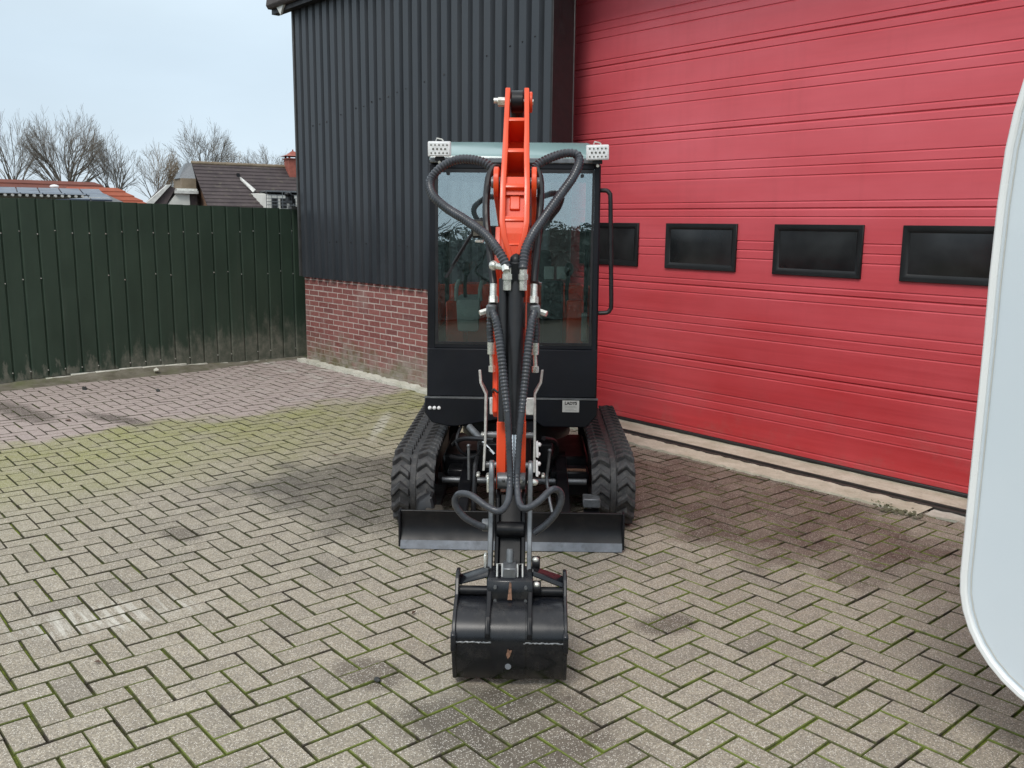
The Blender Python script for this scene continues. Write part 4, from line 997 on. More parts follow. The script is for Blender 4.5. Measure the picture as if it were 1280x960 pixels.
for x in (BX0, BX1):
    m_ = MB(); m_.prism([(-1.20, 0.375), (-1.245, 0.380), (-1.275, 0.362), (-1.30, 0.31), (-1.375, 0.28), (-1.418, 0.248), (-1.442, 0.20), (-1.437, 0.15), (-1.418, 0.09), (-1.394, 0.035), (-1.36, 0.018), (-1.02, 0.004), (-1.05, 0.16), (-1.14, 0.30)], x - 0.007, x + 0.007, 'x'); part(m_, 'bucket_side', 'black_gloss', bucket, bevel=0.003)
    m_ = MB(); m_.prism([(-1.435, 0.235), (-1.452, 0.225), (-1.454, 0.165), (-1.437, 0.155)], x - 0.009, x + 0.009, 'x'); part(m_, 'side_rib', 'black_gloss', bucket, bevel=0.003)
for s, x0, x1 in ((-1, BX0, AX - 0.070), (1, AX + 0.088, BX1)):
    m_ = MB(); zo, zi = 0.345, 0.385; za, zb = (zo, zi) if s < 0 else (zi, zo)
    m_.hexa([(x0, -1.255, za - 0.018), (x1, -1.265, zb - 0.022), (x1, -1.20, zb - 0.03), (x0, -1.20, za - 0.03), (x0, -1.25, za), (x1, -1.255, zb), (x1, -1.18, zb - 0.005), (x0, -1.18, za - 0.005)]); part(m_, 'top_brace', 'black_gloss', bucket, bevel=0.004)
m_ = MB(); m_.cyl((BX0 + 0.008, -1.262, 0.312), (BX1 - 0.008, -1.262, 0.312), 0.017, n=16); part(m_, 'bucket_pin', 'black', bucket)
for x in (AX - 0.066, AX + 0.081):
    m_ = MB(); m_.prism([(-1.20, 0.375), (-1.28, 0.36), (-1.33, 0.30), (-1.405, 0.275), (-1.438, 0.225), (-1.436, 0.205), (-1.38, 0.20), (-1.2, 0.25)], x - 0.009, x + 0.009, 'x'); part(m_, 'bucket_ear', 'black', bucket, bevel=0.003)
m_ = MB(); m_.prism([(AX + 0.000, 0.150), (AX + 0.006, 0.172), (AX + 0.012, 0.166), (AX + 0.020, 0.167), (AX + 0.014, 0.148), (AX + 0.007, 0.136)], -1.4435, -1.4385, 'y'); part(m_, 'paint_chip', 'rust', bucket)
m_ = MB(); m_.cyl((AX + 0.007, -1.4235, 0.098), (AX + 0.007, -1.415, 0.098), 0.011, n=12); part(m_, 'plug', 'edge_steel', bucket)
for i in range(4):
    m_ = MB(); x = BX0 + 0.05 + i * 0.105; m_.hexa([(x - 0.02, -1.10, 0.02), (x + 0.02, -1.10, 0.02), (x + 0.012, -0.99, 0.012), (x - 0.012, -0.99, 0.012), (x - 0.02, -1.10, 0.04), (x + 0.02, -1.10, 0.04), (x + 0.012, -0.99, 0.018), (x - 0.012, -0.99, 0.018)]); part(m_, 'bucket_tooth', 'edge_steel', bucket, bevel=0.002)

# --- work light on the boom
m_ = MB(); m_.box(-0.186, -0.118, -0.25, -0.20, 1.565, 1.648); wl = part(m_, 'boom_light', 'black', bevel=0.008)
m_ = MB(); m_.box(-0.178, -0.126, -0.2535, -0.249, 1.575, 1.640); part(m_, 'lens', 'lamp_dark', wl)
m_ = MB(); m_.box(-0.170, -0.133, -0.24, -0.20, 1.545, 1.558); part(m_, 'light_bracket', 'zinc', wl, bevel=0.003)
m_ = MB(); m_.box(-0.13, -0.02, -0.21, -0.19, 1.58, 1.62); part(m_, 'light_arm', 'black', wl, bevel=0.003)

# --- cab
def cy(z): return 0.70 + 0.030 * (z - 0.645)
def slab(x0, x1, z0, z1, d0, d1, xs=0.0):
    """a piece of the cab's leaning front; d0, d1 are depths behind the front plane"""
    return MB().hexa([(x0, cy(z0) + d0, z0), (x1, cy(z0) + d0, z0), (x1, cy(z0) + d1, z0), (x0, cy(z0) + d1, z0), (x0 + xs, cy(z1) + d0, z1), (x1 + xs, cy(z1) + d0, z1), (x1 + xs, cy(z1) + d1, z1), (x0 + xs, cy(z1) + d1, z1)])
XL, XR = -0.507, 0.463
m_ = slab(XL, XL + 0.052, 0.648, 1.955, 0.004, 0.06, 0.012); cab = part(m_, 'cab_pillar', 'panel_black', bevel=0.010)
m_ = slab(XR - 0.042, XR, 0.648, 1.955, 0.004, 0.06, -0.006); part(m_, 'cab_pillar', 'panel_black', bevel=0.010)
m_ = slab(XL + 0.058, XR - 0.04, 1.925, 1.972, 0.0, 0.06); part(m_, 'cab_header', 'panel_black', bevel=0.005)
m_ = slab(XL + 0.02, XR - 0.01, 1.955, 1.985, -0.012, 0.05); part(m_, 'roof_edge', 'grey_metal', bevel=0.006)
m_ = slab(XL + 0.004, XR - 0.004, 0.655, 0.930, 0.0, 0.05); part(m_, 'front_panel', 'panel_black', bevel=0.005)
m_ = slab(XL + 0.03, XR - 0.03, 0.931, 0.956, 0.006, 0.05); part(m_, 'window_sill', 'panel_black', bevel=0.003)
m_ = slab(XL + 0.047, XR - 0.036, 0.952, 1.928, 0.006, 0.011); gl = part(m_, 'front_glass', 'glass', smooth=False)
for x0, x1, z0, z1 in ((XL + 0.050, XL + 0.066, 0.955, 1.925), (XR - 0.052, XR - 0.040, 0.955, 1.925), (XL + 0.066, XR - 0.052, 0.955, 0.968), (XL + 0.066, XR - 0.052, 1.905, 1.925)):
    m_ = slab(x0, x1, z0, z1, 0.0035, 0.0075); part(m_, 'glass_seal', 'hose', gl, smooth=False)
for x, z in ((-0.385, 1.900), (0.355, 1.892)):
    m_ = MB(); m_.cyl((x, cy(z) - 0.006, z), (x, cy(z) + 0.02, z), 0.010); part(m_, 'glass_bolt', 'hose', gl)
# deck box under the cab, with chamfered lower corners
m_ = MB(); pr = [(-0.516, 0.648), (-0.518, 0.565), (-0.476, 0.506), (-0.385, 0.485), (-0.330, 0.485), (-0.085, 0.53), (0.10, 0.53), (0.16, 0.488), (0.405, 0.488), (0.468, 0.560), (0.468, 0.648)]
m_.prism(pr, 0.675, 1.95, 'y'); deck = part(m_, 'deck', 'panel_black', bevel=0.006)
m_ = MB(); m_.box(-0.517, 0.469, 0.672, 0.70, 0.648, 0.655); part(m_, 'deck_trim', 'grey_metal', deck)
for x in (-0.486, -0.460, -0.434):
    m_ = MB(); m_.cyl((x, 0.668, 0.592), (x, 0.676, 0.592), 0.0105, n=14); m_.ball((x, 0.668, 0.592), 0.0095, 1, .5, 1); part(m_, 'white_cap', 'white', deck)
m_ = MB(); m_.box(0.268, 0.363, 0.6725, 0.6752, 0.578, 0.645); stk = part(m_, 'dealer_sticker', 'sticker', deck)
def letters(txt, size, loc, name, mat, parent, bold=0.0):
    cu = bpy.data.curves.new(name, 'FONT'); cu.body = txt; cu.size = size; cu.align_x = 'CENTER'; cu.align_y = 'CENTER'; cu.extrude = 0.0004; cu.offset = bold
    cu.materials.append(MAT[mat]); tmp = bpy.data.objects.new(name, cu); COL.objects.link(tmp); bpy.context.view_layer.update()
    me = bpy.data.meshes.new_from_object(tmp.evaluated_get(bpy.context.evaluated_depsgraph_get())); bpy.data.objects.remove(tmp); bpy.data.curves.remove(cu); me.name = name
    o = link(name, me, parent); o.location = loc; o.rotation_euler = (R(90), 0, 0); return o
letters('LADYS', 0.0235, (0.3155, 0.6718, 0.6290), 'lettering', 'ink', stk, 0.0009)
for i, (w, x) in enumerate(((0.060, 0.312), (0.066, 0.3155), (0.052, 0.308), (0.064, 0.3155))):
    m_ = MB(); m_.box(x - w / 2, x + w / 2, 0.6719, 0.6726, 0.6135 - i * 0.0085 - 0.0022, 0.6135 - i * 0.0085); part(m_, 'print_line', 'ink_pale', stk)
# cab sides, rear, roof
for x0, x1 in ((XL + 0.002, XL + 0.03), (XR - 0.03, XR - 0.002)):
    m_ = MB(); m_.hexa([(x0, 0.765, 0.65), (x1, 0.765, 0.65), (x1, 1.76, 0.65), (x0, 1.76, 0.65), (x0, 0.79, 0.985), (x1, 0.79, 0.985), (x1, 1.76, 0.985), (x0, 1.76, 0.985)]); part(m_, 'cab_side', 'panel_black', bevel=0.004)
    m_ = MB(); xm = (x0 + x1) / 2; m_.hexa([(xm - .003, 0.79, 0.985), (xm + .003, 0.79, 0.985), (xm + .003, 1.70, 0.985), (xm - .003, 1.70, 0.985), (xm - .003, 0.84, 1.93), (xm + .003, 0.84, 1.93), (xm + .003, 1.70, 1.93), (xm - .003, 1.70, 1.93)]); part(m_, 'side_glass', 'side_glass', smooth=False)
    m_ = MB(); m_.box(x0 - .002, x1 + .002, 1.70, 1.78, 0.65, 1.955); part(m_, 'rear_pillar', 'panel_black', bevel=0.006)
    m_ = MB(); m_.box(x0 - .001, x1 + .001, 0.84, 1.70, 1.925, 1.96); part(m_, 'side_header', 'panel_black', bevel=0.004)
m_ = MB(); m_.box(XL + 0.03, XR - 0.03, 1.745, 1.75, 1.32, 1.90); part(m_, 'rear_glass', 'side_glass', smooth=False)
m_ = MB(); m_.box(XL + 0.03, XR - 0.03, 1.73, 1.77, 1.90, 1.958); part(m_, 'rear_header', 'panel_black')
m_ = MB(); prf = [(0.752, 1.972), (0.765, 2.004), (0.93, 2.082), (1.02, 2.092), (1.70, 2.085), (1.80, 2.03), (1.80, 1.985)]
n_ = len(prf); A = [m_.bm.verts.new((XL + 0.012 + (0.05 if 0 < i < n_ - 1 else 0) * (1 if z > 2.02 else 0.2), y, z)) for i, (y, z) in enumerate(prf)]; B = [m_.bm.verts.new((XR - 0.012 - (0.05 if 0 < i < n_ - 1 else 0) * (1 if z > 2.02 else 0.2), y, z)) for i, (y, z) in enumerate(prf)]
m_.bm.faces.new(A); m_.bm.faces.new(B[::-1])
for i in range(n_): m_.bm.faces.new((A[i], A[(i + 1) % n_], B[(i + 1) % n_], B[i]))
part(m_, 'cab_roof', 'roof_plastic', bevel=0.010, seg=2)
# roof lights
for x0, x1, zc, tilt in ((-0.487, -0.363, 2.023, 0.0), (0.370, 0.492, 2.011, -0.03)):
    m_ = MB(); hx = (x1 - x0) / 2; m_.box(-hx, hx, 0.0, 0.045, -0.040, 0.040); rl = part(m_, 'roof_light', 'white', bevel=0.007, seg=2)
    rl.location = ((x0 + x1) / 2, 0.655, zc); rl.rotation_euler = (R(6), tilt, 0)
    m_ = MB(); m_.box(-hx + 0.006, hx - 0.006, -0.0025, 0.002, -0.034, 0.034); part(m_, 'lens', 'lamp_lens', rl, bevel=0.002)
    m_ = MB()
    for r_ in range(3):
        for c_ in range(5 if r_ != 1 else 4):
            x = (c_ - (2 if r_ != 1 else 1.5)) * 0.0215; z = (1 - r_) * 0.021
            m_.cyl((x, -0.0045, z), (x, -0.001, z), 0.0058 if r_ == 1 else 0.0045, n=8)
    tag(part(m_, 'diodes', 'lamp_dark', rl), kind='stuff')
    m_ = MB(); m_.box(-0.026, 0.026, 0.01, 0.04, -0.062, -0.041); m_.cyl((0, 0.02, -0.075), (0, 0.02, -0.055), 0.012); part(m_, 'light_bracket', 'black', rl, bevel=0.003)
    m_ = MB(); m_.cyl((0.0, 0.012, -0.070), (0.0, 0.004, -0.070), 0.008); part(m_, 'bracket_bolt', 'zinc', rl)
    m_ = MB(); m_.tube([(-0.02, 0.03, 0.041), (-0.015, 0.03, 0.056), (0.012, 0.03, 0.05), (0.02, 0.03, 0.042)], 0.0035, 6); part(m_, 'light_cable', 'zinc', rl)
# grab rail on the right-hand front pillar
m_ = MB(); P = spline([(0.455, 0.775, 1.815), (0.490, 0.76, 1.815), (0.508, 0.755, 1.800), (0.514, 0.753, 1.765), (0.523, 0.75, 1.50), (0.534, 0.748, 1.20), (0.530, 0.748, 1.160), (0.512, 0.75, 1.140), (0.455, 0.755, 1.136)], 0.02)
m_.tube(P, 0.0125, 10); part(m_, 'grab_rail', 'hose')
# wiper
m_ = MB(); za, zb = 1.66, 1.33; m_.hexa([(-0.204, cy(za) - 0.014, za), (-0.190, cy(za) - 0.014, za), (-0.190, cy(za) - 0.004, za), (-0.204, cy(za) - 0.004, za), (-0.404, cy(zb) - 0.020, zb), (-0.388, cy(zb) - 0.020, zb), (-0.388, cy(zb) - 0.001, zb), (-0.404, cy(zb) - 0.001, zb)]); part(m_, 'wiper', 'hose')
m_ = MB(); m_.tube([(-0.20, cy(1.66) - 0.02, 1.66), (-0.30, cy(1.5) - 0.03, 1.50), (-0.36, cy(1.40) - 0.02, 1.40)], 0.006, 6); part(m_, 'wiper_arm', 'hose')
# inside the cab
m_ = MB(); m_.box(XL + 0.03, XR - 0.03, 0.76, 1.75, 0.64, 0.67); part(m_, 'cab_floor', 'mud')
m_ = MB(); m_.box(-0.17, 0.21, 1.12, 1.60, 0.90, 1.06); m_.hexa([(-0.19, 1.48, 1.0), (0.23, 1.48, 1.0), (0.23, 1.60, 1.0), (-0.19, 1.60, 1.0), (-0.17, 1.58, 1.46), (0.21, 1.58, 1.46), (0.21, 1.67, 1.46), (-0.17, 1.67, 1.46)]); seat = part(m_, 'seat', 'seat', bevel=0.03, seg=2)
m_ = MB(); m_.box(-0.11, 0.15, 1.60, 1.67, 1.50, 1.62); part(m_, 'head_rest', 'seat', seat, bevel=0.02, seg=2)
m_ = MB(); m_.box(-0.44, 0.41, 1.50, 1.74, 0.66, 1.24); part(m_, 'rear_cowl', 'orange', bevel=0.01)
m_ = MB(); m_.box(-0.44, -0.33, 1.14, 1.49, 0.66, 1.16); part(m_, 'side_cowl', 'orange', bevel=0.01)
m_ = MB(); m_.box(0.29, 0.39, 0.95, 1.49, 0.66, 1.19); part(m_, 'side_cowl', 'orange', bevel=0.01)
m_ = MB(); m_.hexa([(-0.350, 0.92, 1.00), (-0.225, 0.92, 1.00), (-0.235, 1.10, 1.00), (-0.345, 1.10, 1.00), (-0.360, 0.93, 1.19), (-0.215, 0.93, 1.19), (-0.220, 1.10, 1.21), (-0.355, 1.10, 1.21)]); con = part(m_, 'console', 'sage', bevel=0.02, seg=2)
for x in (-0.358, -0.218):
    m_ = MB(); m_.tube(spline([(x, 0.95, 1.18), (x, 0.95, 1.25), (x + 0.01, 0.98, 1.29), (x + 0.02, 1.05, 1.28)]), 0.013, 8); part(m_, 'console_handle', 'sage', con)
for x in (-0.30, 0.30):
    m_ = MB(); m_.tube(spline([(x, 1.02, 1.10), (x - 0.01, 0.98, 1.25), (x, 0.96, 1.34)]), 0.011, 8); m_.ball((x, 0.955, 1.37), 0.028, 1, 1, 1.5); part(m_, 'joystick', 'hose')
m_ = MB(); m_.box(0.14, 0.27, 0.95, 1.08, 0.67, 1.30); part(m_, 'control_pedestal', 'seat', bevel=0.012)
for x in (0.155, 0.228):
    m_ = MB(); m_.box(x, x + 0.058, 0.955, 0.975, 1.31, 1.385); part(m_, 'display', 'sage', bevel=0.004)
m_ = MB(); m_.box(0.372, 0.404, 0.80, 0.84, 0.965, 1.13); part(m_, 'pale_strip', 'sage', bevel=0.006)
m_ = MB(); m_.tube(spline([(-0.16, 0.85, 1.55), (-0.20, 0.85, 1.42), (-0.24, 0.84, 1.36), (-0.16, 0.84, 1.30), (-0.08, 0.85, 1.28)]), 0.007, 6); part(m_, 'cab_cable', 'hose')
# engine cover and counterweight behind the cab
m_ = MB(); m_.prism([(1.80, 0.66), (1.80, 1.22), (2.05, 1.20), (2.22, 1.05), (2.26, 0.60), (1.90, 0.50)], -0.50, 0.46, 'x'); part(m_, 'counterweight', 'orange', bevel=0.03, seg=2)
# ------------------------------------------------------------------ caravan at the right
CY = 2.75
car = thing('caravan', 'large white caravan side with rounded corners at the right edge', 'caravan', (0.4, CY, 0))
def cara_outline(inset):
    pts = []; xl = -1.112 + inset; zb = 0.235 + inset; rb = 0.36 - inset
    for i in range(11):
        t = math.pi * 1.5 - (math.pi / 2) * i / 10; pts.append((xl + rb + rb * math.cos(t), zb + rb + rb * math.sin(t)))
    for z, dx in ((0.9, 0.0), (1.3, 0.0), (1.5, -0.002), (1.70, 0.0), (1.85, 0.007), (1.95, 0.020), (2.05, 0.042), (2.15, 0.075), (2.25, 0.13), (2.35, 0.21), (2.43, 0.32), (2.48, 0.46), (2.50, 0.62)):
        pts.append((xl + dx * 0.95 + (inset * 0.3 if z > 2.3 else 0), z - (inset if z > 2.4 else 0)))
    pts += [(4.4 - inset, 2.50 - inset), (4.6 - inset, 2.3), (4.6 - inset, zb)]
    return [(x - 0.4, z) for x, z in pts]
m_ = MB(); m_.prism(cara_outline(0.012), 0.012, 2.05, 'y'); part(m_, 'caravan_body', 'caravan', car)
o_, i_ = cara_outline(0.0), cara_outline(0.021)
m_ = MB(); n_ = len(o_)
rows_ = [[m_.bm.verts.new((x, y, z)) for x, z in pr] for pr, y in ((o_, 0.030), (o_, 0.004), (cara_outline(0.005), -0.001), (cara_outline(0.016), -0.001), (i_, 0.004), (i_, 0.013))]
for A, B in zip(rows_, rows_[1:]):
    for i in range(n_): m_.bm.faces.new((A[i], A[(i + 1) % n_], B[(i + 1) % n_], B[i]))
part(m_, 'edge_trim', 'trim_white', car)
m_ = MB(); pr = cara_outline(0.030); pr2 = cara_outline(0.033)
rows_ = [[m_.bm.verts.new((x, y, z)) for x, z in q] for q, y in ((pr, 0.0105), (pr, 0.008), (pr2, 0.008), (pr2, 0.0105))]
for A, B in zip(rows_, rows_[1:]):
    for i in range(n_): m_.bm.faces.new((A[i], A[(i + 1) % n_], B[(i + 1) % n_], B[i]))
part(m_, 'panel_bead', 'sticker', car)
m_ = MB(); m_.box(-1.0, 4.0, 0.10, 1.95, 0.16, 0.25); part(m_, 'chassis', 'black', car)
for x in (1.3, 2.0):
    for y in (0.12, 1.75):
        m_ = MB(); m_.cyl((x, y, 0.30), (x, y + 0.18, 0.30), 0.30, n=28); w_ = part(m_, 'wheel', 'rubber', car, bevel=0.02)
        m_ = MB(); m_.cyl((x, y - 0.004, 0.30), (x, y + 0.02, 0.30), 0.19, n=24); part(m_, 'rim', 'grey_metal', w_)
m_ = MB(); m_.cyl((-0.95, 1.0, 0.0), (-0.95, 1.0, 0.35), 0.03); part(m_, 'jockey_post', 'grey_metal', car)

# ------------------------------------------------------------------ trees
def grow(mb, p, d, L, r, lev, rg, env, spread, droop):
    """one limb and, from it, its twigs; growth stops where it leaves the crown's envelope"""
    n = 4 if lev > 2 else 3; q = Vector(p); pts = [q.copy()]; rr = [r]
    for i in range(n):
        out = Vector((q.x, q.y, 0)); out = out.normalized() if out.length > 0.2 else Vector((0, 0, 0))
        d = (d + Vector((rg.gauss(0, .13), rg.gauss(0, .13), rg.gauss(0, .08))) + out * droop * 0.4 + Vector((0, 0, 0.10))).normalized()
        q = q + d * (L / n); pts.append(q.copy()); rr.append(max(0.006, r * (1 - 0.40 * (i + 1) / n)))
        e = Vector(((q.x) / env[0], (q.y) / env[0], (q.z - env[1]) / env[2])).length
        if e > 1.0 + rg.uniform(-0.12, 0.06): lev = min(lev, 0); break
    n = len(pts) - 1
    k = 5 if r > 0.06 else 3; a = d.orthogonal().normalized(); rings = []
    for i, pt in enumerate(pts):
        dd = (pts[min(i + 1, n)] - pts[max(i - 1, 0)]).normalized(); a = (a - dd * a.dot(dd)).normalized(); b = dd.cross(a)
        rings.append([mb.bm.verts.new(pt + (a * math.cos(2 * math.pi * j / k) + b * math.sin(2 * math.pi * j / k)) * rr[i]) for j in range(k)])
    for A, B in zip(rings, rings[1:]):
        for j in range(k): mb.bm.faces.new((A[j], A[(j + 1) % k], B[(j + 1) % k], B[j]))
    if lev <= 0: return
    m = rg.choice((3, 4, 4)) if lev > 1 else rg.choice((3, 4, 5))
    for i in range(m):
        t = 1.0 if i == 0 else rg.uniform(0.25, 1.0); idx = min(int(t * n), n - 1); f = t * n - idx
        o = pts[idx].lerp(pts[idx + 1], f); ax = Vector((rg.gauss(0, 1), rg.gauss(0, 1), rg.gauss(0, .6))); ax = ax - d * ax.dot(d)
        if ax.length < 1e-3: continue
        ax.normalize(); an = rg.uniform(0.25, spread) if i else rg.uniform(0, 0.25)
        grow(mb, o, (d * math.cos(an) + ax * math.sin(an)).normalized(), L * rg.uniform(0.62, 0.86), max(rr[idx] * rg.uniform(0.48, 0.66), 0.0075), lev - 1, rg, env, spread, droop)
def bare_tree(label, loc, h, w, stems, seed, mat='bark', lev=5, group='bare trees beyond the fence', r0=0.16, spread=0.85, name='bare_tree', fork=0.26, droop=0.16):
    rg = random.Random(seed); t = thing(name, label, 'tree', loc, rg.uniform(0, 6), group)
    mb = MB(); th = h * fork
    mb.cyl((0, 0, -0.3), (0, 0, th), r0 * 1.5, r0 * 1.1, 8); mb.build('trunk', mat, t)
    mb = MB(); zc = h * (0.42 + fork * 0.5); env = (w, zc, h - zc)
    for i in range(stems):
        a = 2 * math.pi * (i + rg.random() * 0.6) / stems; s = rg.uniform(0.25, 0.75) if i else 0.05
        grow(mb, (0, 0, th * rg.uniform(0.7, 0.98)), Vector((math.cos(a) * s, math.sin(a) * s, 1)).normalized(), h * 0.27, r0 * rg.uniform(0.65, 0.9), lev, rg, env, spread, droop)
    zt = sorted(v.co.z for v in mb.bm.verts)[int(len(mb.bm.verts) * 0.998)]; rr_ = sorted(math.hypot(v.co.x, v.co.y) for v in mb.bm.verts)[int(len(mb.bm.verts) * 0.98)]; z0 = th * 0.7
    for v in mb.bm.verts:
        fz = min(1, max(0, (v.co.z - z0) / (0.55 * (zt - z0)))); fz = 0.30 + 0.70 * fz ** 0.8
        v.co = Vector((v.co.x * w / rr_ * fz, v.co.y * w / rr_ * fz, z0 + (v.co.z - z0) * (h - z0) / (zt - z0) if v.co.z > z0 else v.co.z))
    mb.build('crown', mat, t, smooth=False); return t
def at(az, dist, z=0.0): return (dist * math.sin(R(az)), dist * math.cos(R(az)), z)
bare_tree('tall thin bare tree at the left edge behind the fence', at(-77.7, 80), 9.4, 2.2, 4, 3, r0=0.15)
bare_tree('broad many stemmed bare tree with a domed crown behind the red roof', at(-75.1, 80), 9.9, 3.1, 7, 8, r0=0.20)
bare_tree('smaller rounded bare tree behind the end of the red roofs', at(-72.6, 82), 8.4, 2.1, 5, 21, r0=0.14)
bare_tree('bare tree with a low brownish crown left of the brown roof', at(-70.4, 84), 7.9, 2.0, 5, 33, 'bark_brown', r0=0.13)
bare_tree('wide bare tree with a domed crown behind the brown roof gable', at(-68.0, 84), 9.9, 3.3, 6, 41, r0=0.17)
bare_tree('low brown bare tree behind the middle of the brown roof', at(-65.9, 84), 7.5, 2.0, 5, 52, 'bark_brown', r0=0.12)
bare_tree('faint bare tree beside the chimney of the brown roof', at(-64.2, 95), 8.8, 3.0, 6, 63, r0=0.12)

# ------------------------------------------------------------------ houses beyond the fence
def house_frame(name, label, az, dist, turn):
    th_ = R(-az - turn + 90)     # right-hand image direction at this bearing, then turned
    r_ang = math.atan2(-math.sin(R(az)), math.cos(R(az)))
    return thing(name, label, 'house', at(az, dist), r_ang + R(turn))
def courses(mb, x0, x1, y0, z0, y1, z1, n, th=0.05, hip0=0.0, hip1=0.0):
    """roof slope from the eave (y0, z0) to the ridge (y1, z1) as n stepped courses of tiles"""
    for i in range(n):
        a, b = i / n, (i + 1) / n; ya, za = y0 + (y1 - y0) * a, z0 + (z1 - z0) * a; yb, zb_ = y0 + (y1 - y0) * b, z0 + (z1 - z0) * b
        xa, xb = x0 + hip0 * a, x1 - hip1 * a; xa2, xb2 = x0 + hip0 * b, x1 - hip1 * b
        mb.hexa([(xa, ya, za - th), (xb, ya, za - th), (xb2, yb, zb_ - th), (xa2, yb, zb_ - th), (xa, ya, za + th), (xb, ya, za + th), (xb2, yb, zb_), (xa2, yb, zb_)])
h1 = house_frame('brown_roof_house', 'low house with a dark brown tiled roof and a red chimney beyond the fence', -68.5, 55, 14)
RZ = 4.72; LZ = 1.35; HD = 4.2; HL = 11.0
m_ = MB(); m_.box(0.3, HL, -HD + 0.5, HD - 0.5, 0, LZ + 0.25); m_.prism([(-HD + 0.5, LZ + 0.2), (HD - 0.5, LZ + 0.2), (0, RZ - 0.25)], 0.3, 0.5, 'x'); m_.build('wall', 'house_brick', h1, smooth=False)
m_ = MB(); courses(m_, 0, HL, -HD, LZ, 0, RZ, 17); courses(m_, 0, HL, HD, LZ, 0, RZ, 17); roof1 = m_.build('roof', 'tile_brown', h1, smooth=False)
m_ = MB()
for i in range(30): m_.cyl((i * HL / 30, 0, RZ + 0.01 + 0.008 * (i % 2)), ((i + 1.02) * HL / 30, 0, RZ + 0.01), 0.12, 0.105, 8)
tag(m_.build('ridge_tiles', 'bark_brown', roof1), kind='stuff')
m_ = MB(); m_.box(5.33, 6.13, -0.75, 0.05, RZ - 1.0, RZ + 0.42); chm = m_.build('chimney', 'chim', roof1, bevel=0.01)
m_ = MB(); m_.box(5.26, 6.20, -0.82, 0.12, RZ + 0.42, RZ + 0.48)
for sx in (5.40, 6.06):
    for sy in (-0.68, -0.02): m_.box(sx - 0.05, sx + 0.05, sy - 0.05, sy + 0.05, RZ + 0.48, RZ + 0.60)
b_ = [(5.13, -0.95), (6.33, -0.95), (6.33, 0.25), (5.13, 0.25)]; vb_ = [m_.bm.verts.new((x, y, RZ + 0.60)) for x, y in b_]; vm_ = [m_.bm.verts.new((5.73 + (x - 5.73) * .5, -.35 + (y + .35) * .5, RZ + 0.70)) for x, y in b_]; vt_ = [m_.bm.verts.new((5.73 + (x - 5.73) * .12, -.35 + (y + .35) * .12, RZ + 0.90)) for x, y in b_]
for P, Q in ((vb_, vm_), (vm_, vt_)):
    for i in range(4): m_.bm.faces.new((P[i], P[(i + 1) % 4], Q[(i + 1) % 4], Q[i]))
m_.bm.faces.new(vb_); m_.bm.faces.new(vt_[::-1]); m_.cyl((5.73, -0.35, RZ + 0.88), (5.73, -0.35, RZ + 1.0), 0.04, n=6)
m_.build('chimney_cap', 'chim', roof1)
# grey gable tip, brick band, ledge and white bay at the left end
m_ = MB(); m_.hexa([(-0.85, -0.6, 3.85), (-0.03, -0.9, 3.85), (-0.03, 0.9, 3.85), (-0.85, 0.6, 3.85), (-0.33, -0.1, 4.70), (-0.02, -0.12, RZ), (-0.02, 0.12, RZ), (-0.33, 0.1, 4.70)]); m_.build('gable_tip', 'grey_metal', h1, smooth=False)
m_ = MB(); m_.box(-0.78, -0.02, -0.9, 1.0, 3.30, 3.85); m_.build('gable_band', 'bark_brown', h1, smooth=False)
m_ = MB(); m_.box(-1.25, -0.02, -1.3, 1.2, 3.02, 3.18); m_.box(-1.1, -0.02, -1.1, 1.2, 3.18, 3.298); m_.build('bay_ledge', 'white_board', h1, smooth=False)
m_ = MB(); m_.hexa([(-1.95, -1.1, 2.0), (-0.45, -1.1, 2.0), (-0.45, 1.0, 2.0), (-1.95, 1.0, 2.0), (-1.15, -1.1, 3.018), (-0.45, -1.1, 3.018), (-0.45, 1.0, 3.018), (-1.15, 1.0, 3.018)]); m_.box(-1.95, -0.45, -1.05, 1.0, 0, 1.998); m_.build('bay_wall', 'house_wall', h1, smooth=False)
m_ = MB(); m_.box(-0.448, -0.02, -1.0, 1.0, 0, 3.018); m_.build('gable_wall', 'tile_brown', h1, smooth=False)
m_ = MB(); m_.hexa([(-2.75, -1.0, 2.1), (-1.97, -1.2, 2.0), (-1.97, 1.0, 2.0), (-2.75, 1.0, 2.1), (-1.45, -0.9, 3.45), (-1.16, -1.1, 3.30), (-1.16, 1.0, 3.30), (-1.45, 0.9, 3.45)]); m_.build('side_roof', 'tile_brown', h1, smooth=False)
m_ = MB(); m_.hexa([(-3.25, -1.25, 2.05), (-2.75, -1.25, 2.05), (-2.75, -1.02, 2.05), (-3.25, -1.02, 2.05), (-1.62, -1.25, 3.46), (-1.40, -1.25, 3.50), (-1.40, -0.95, 3.50), (-1.62, -0.95, 3.46)]); m_.build('barge_board', 'white_board', h1, smooth=False)
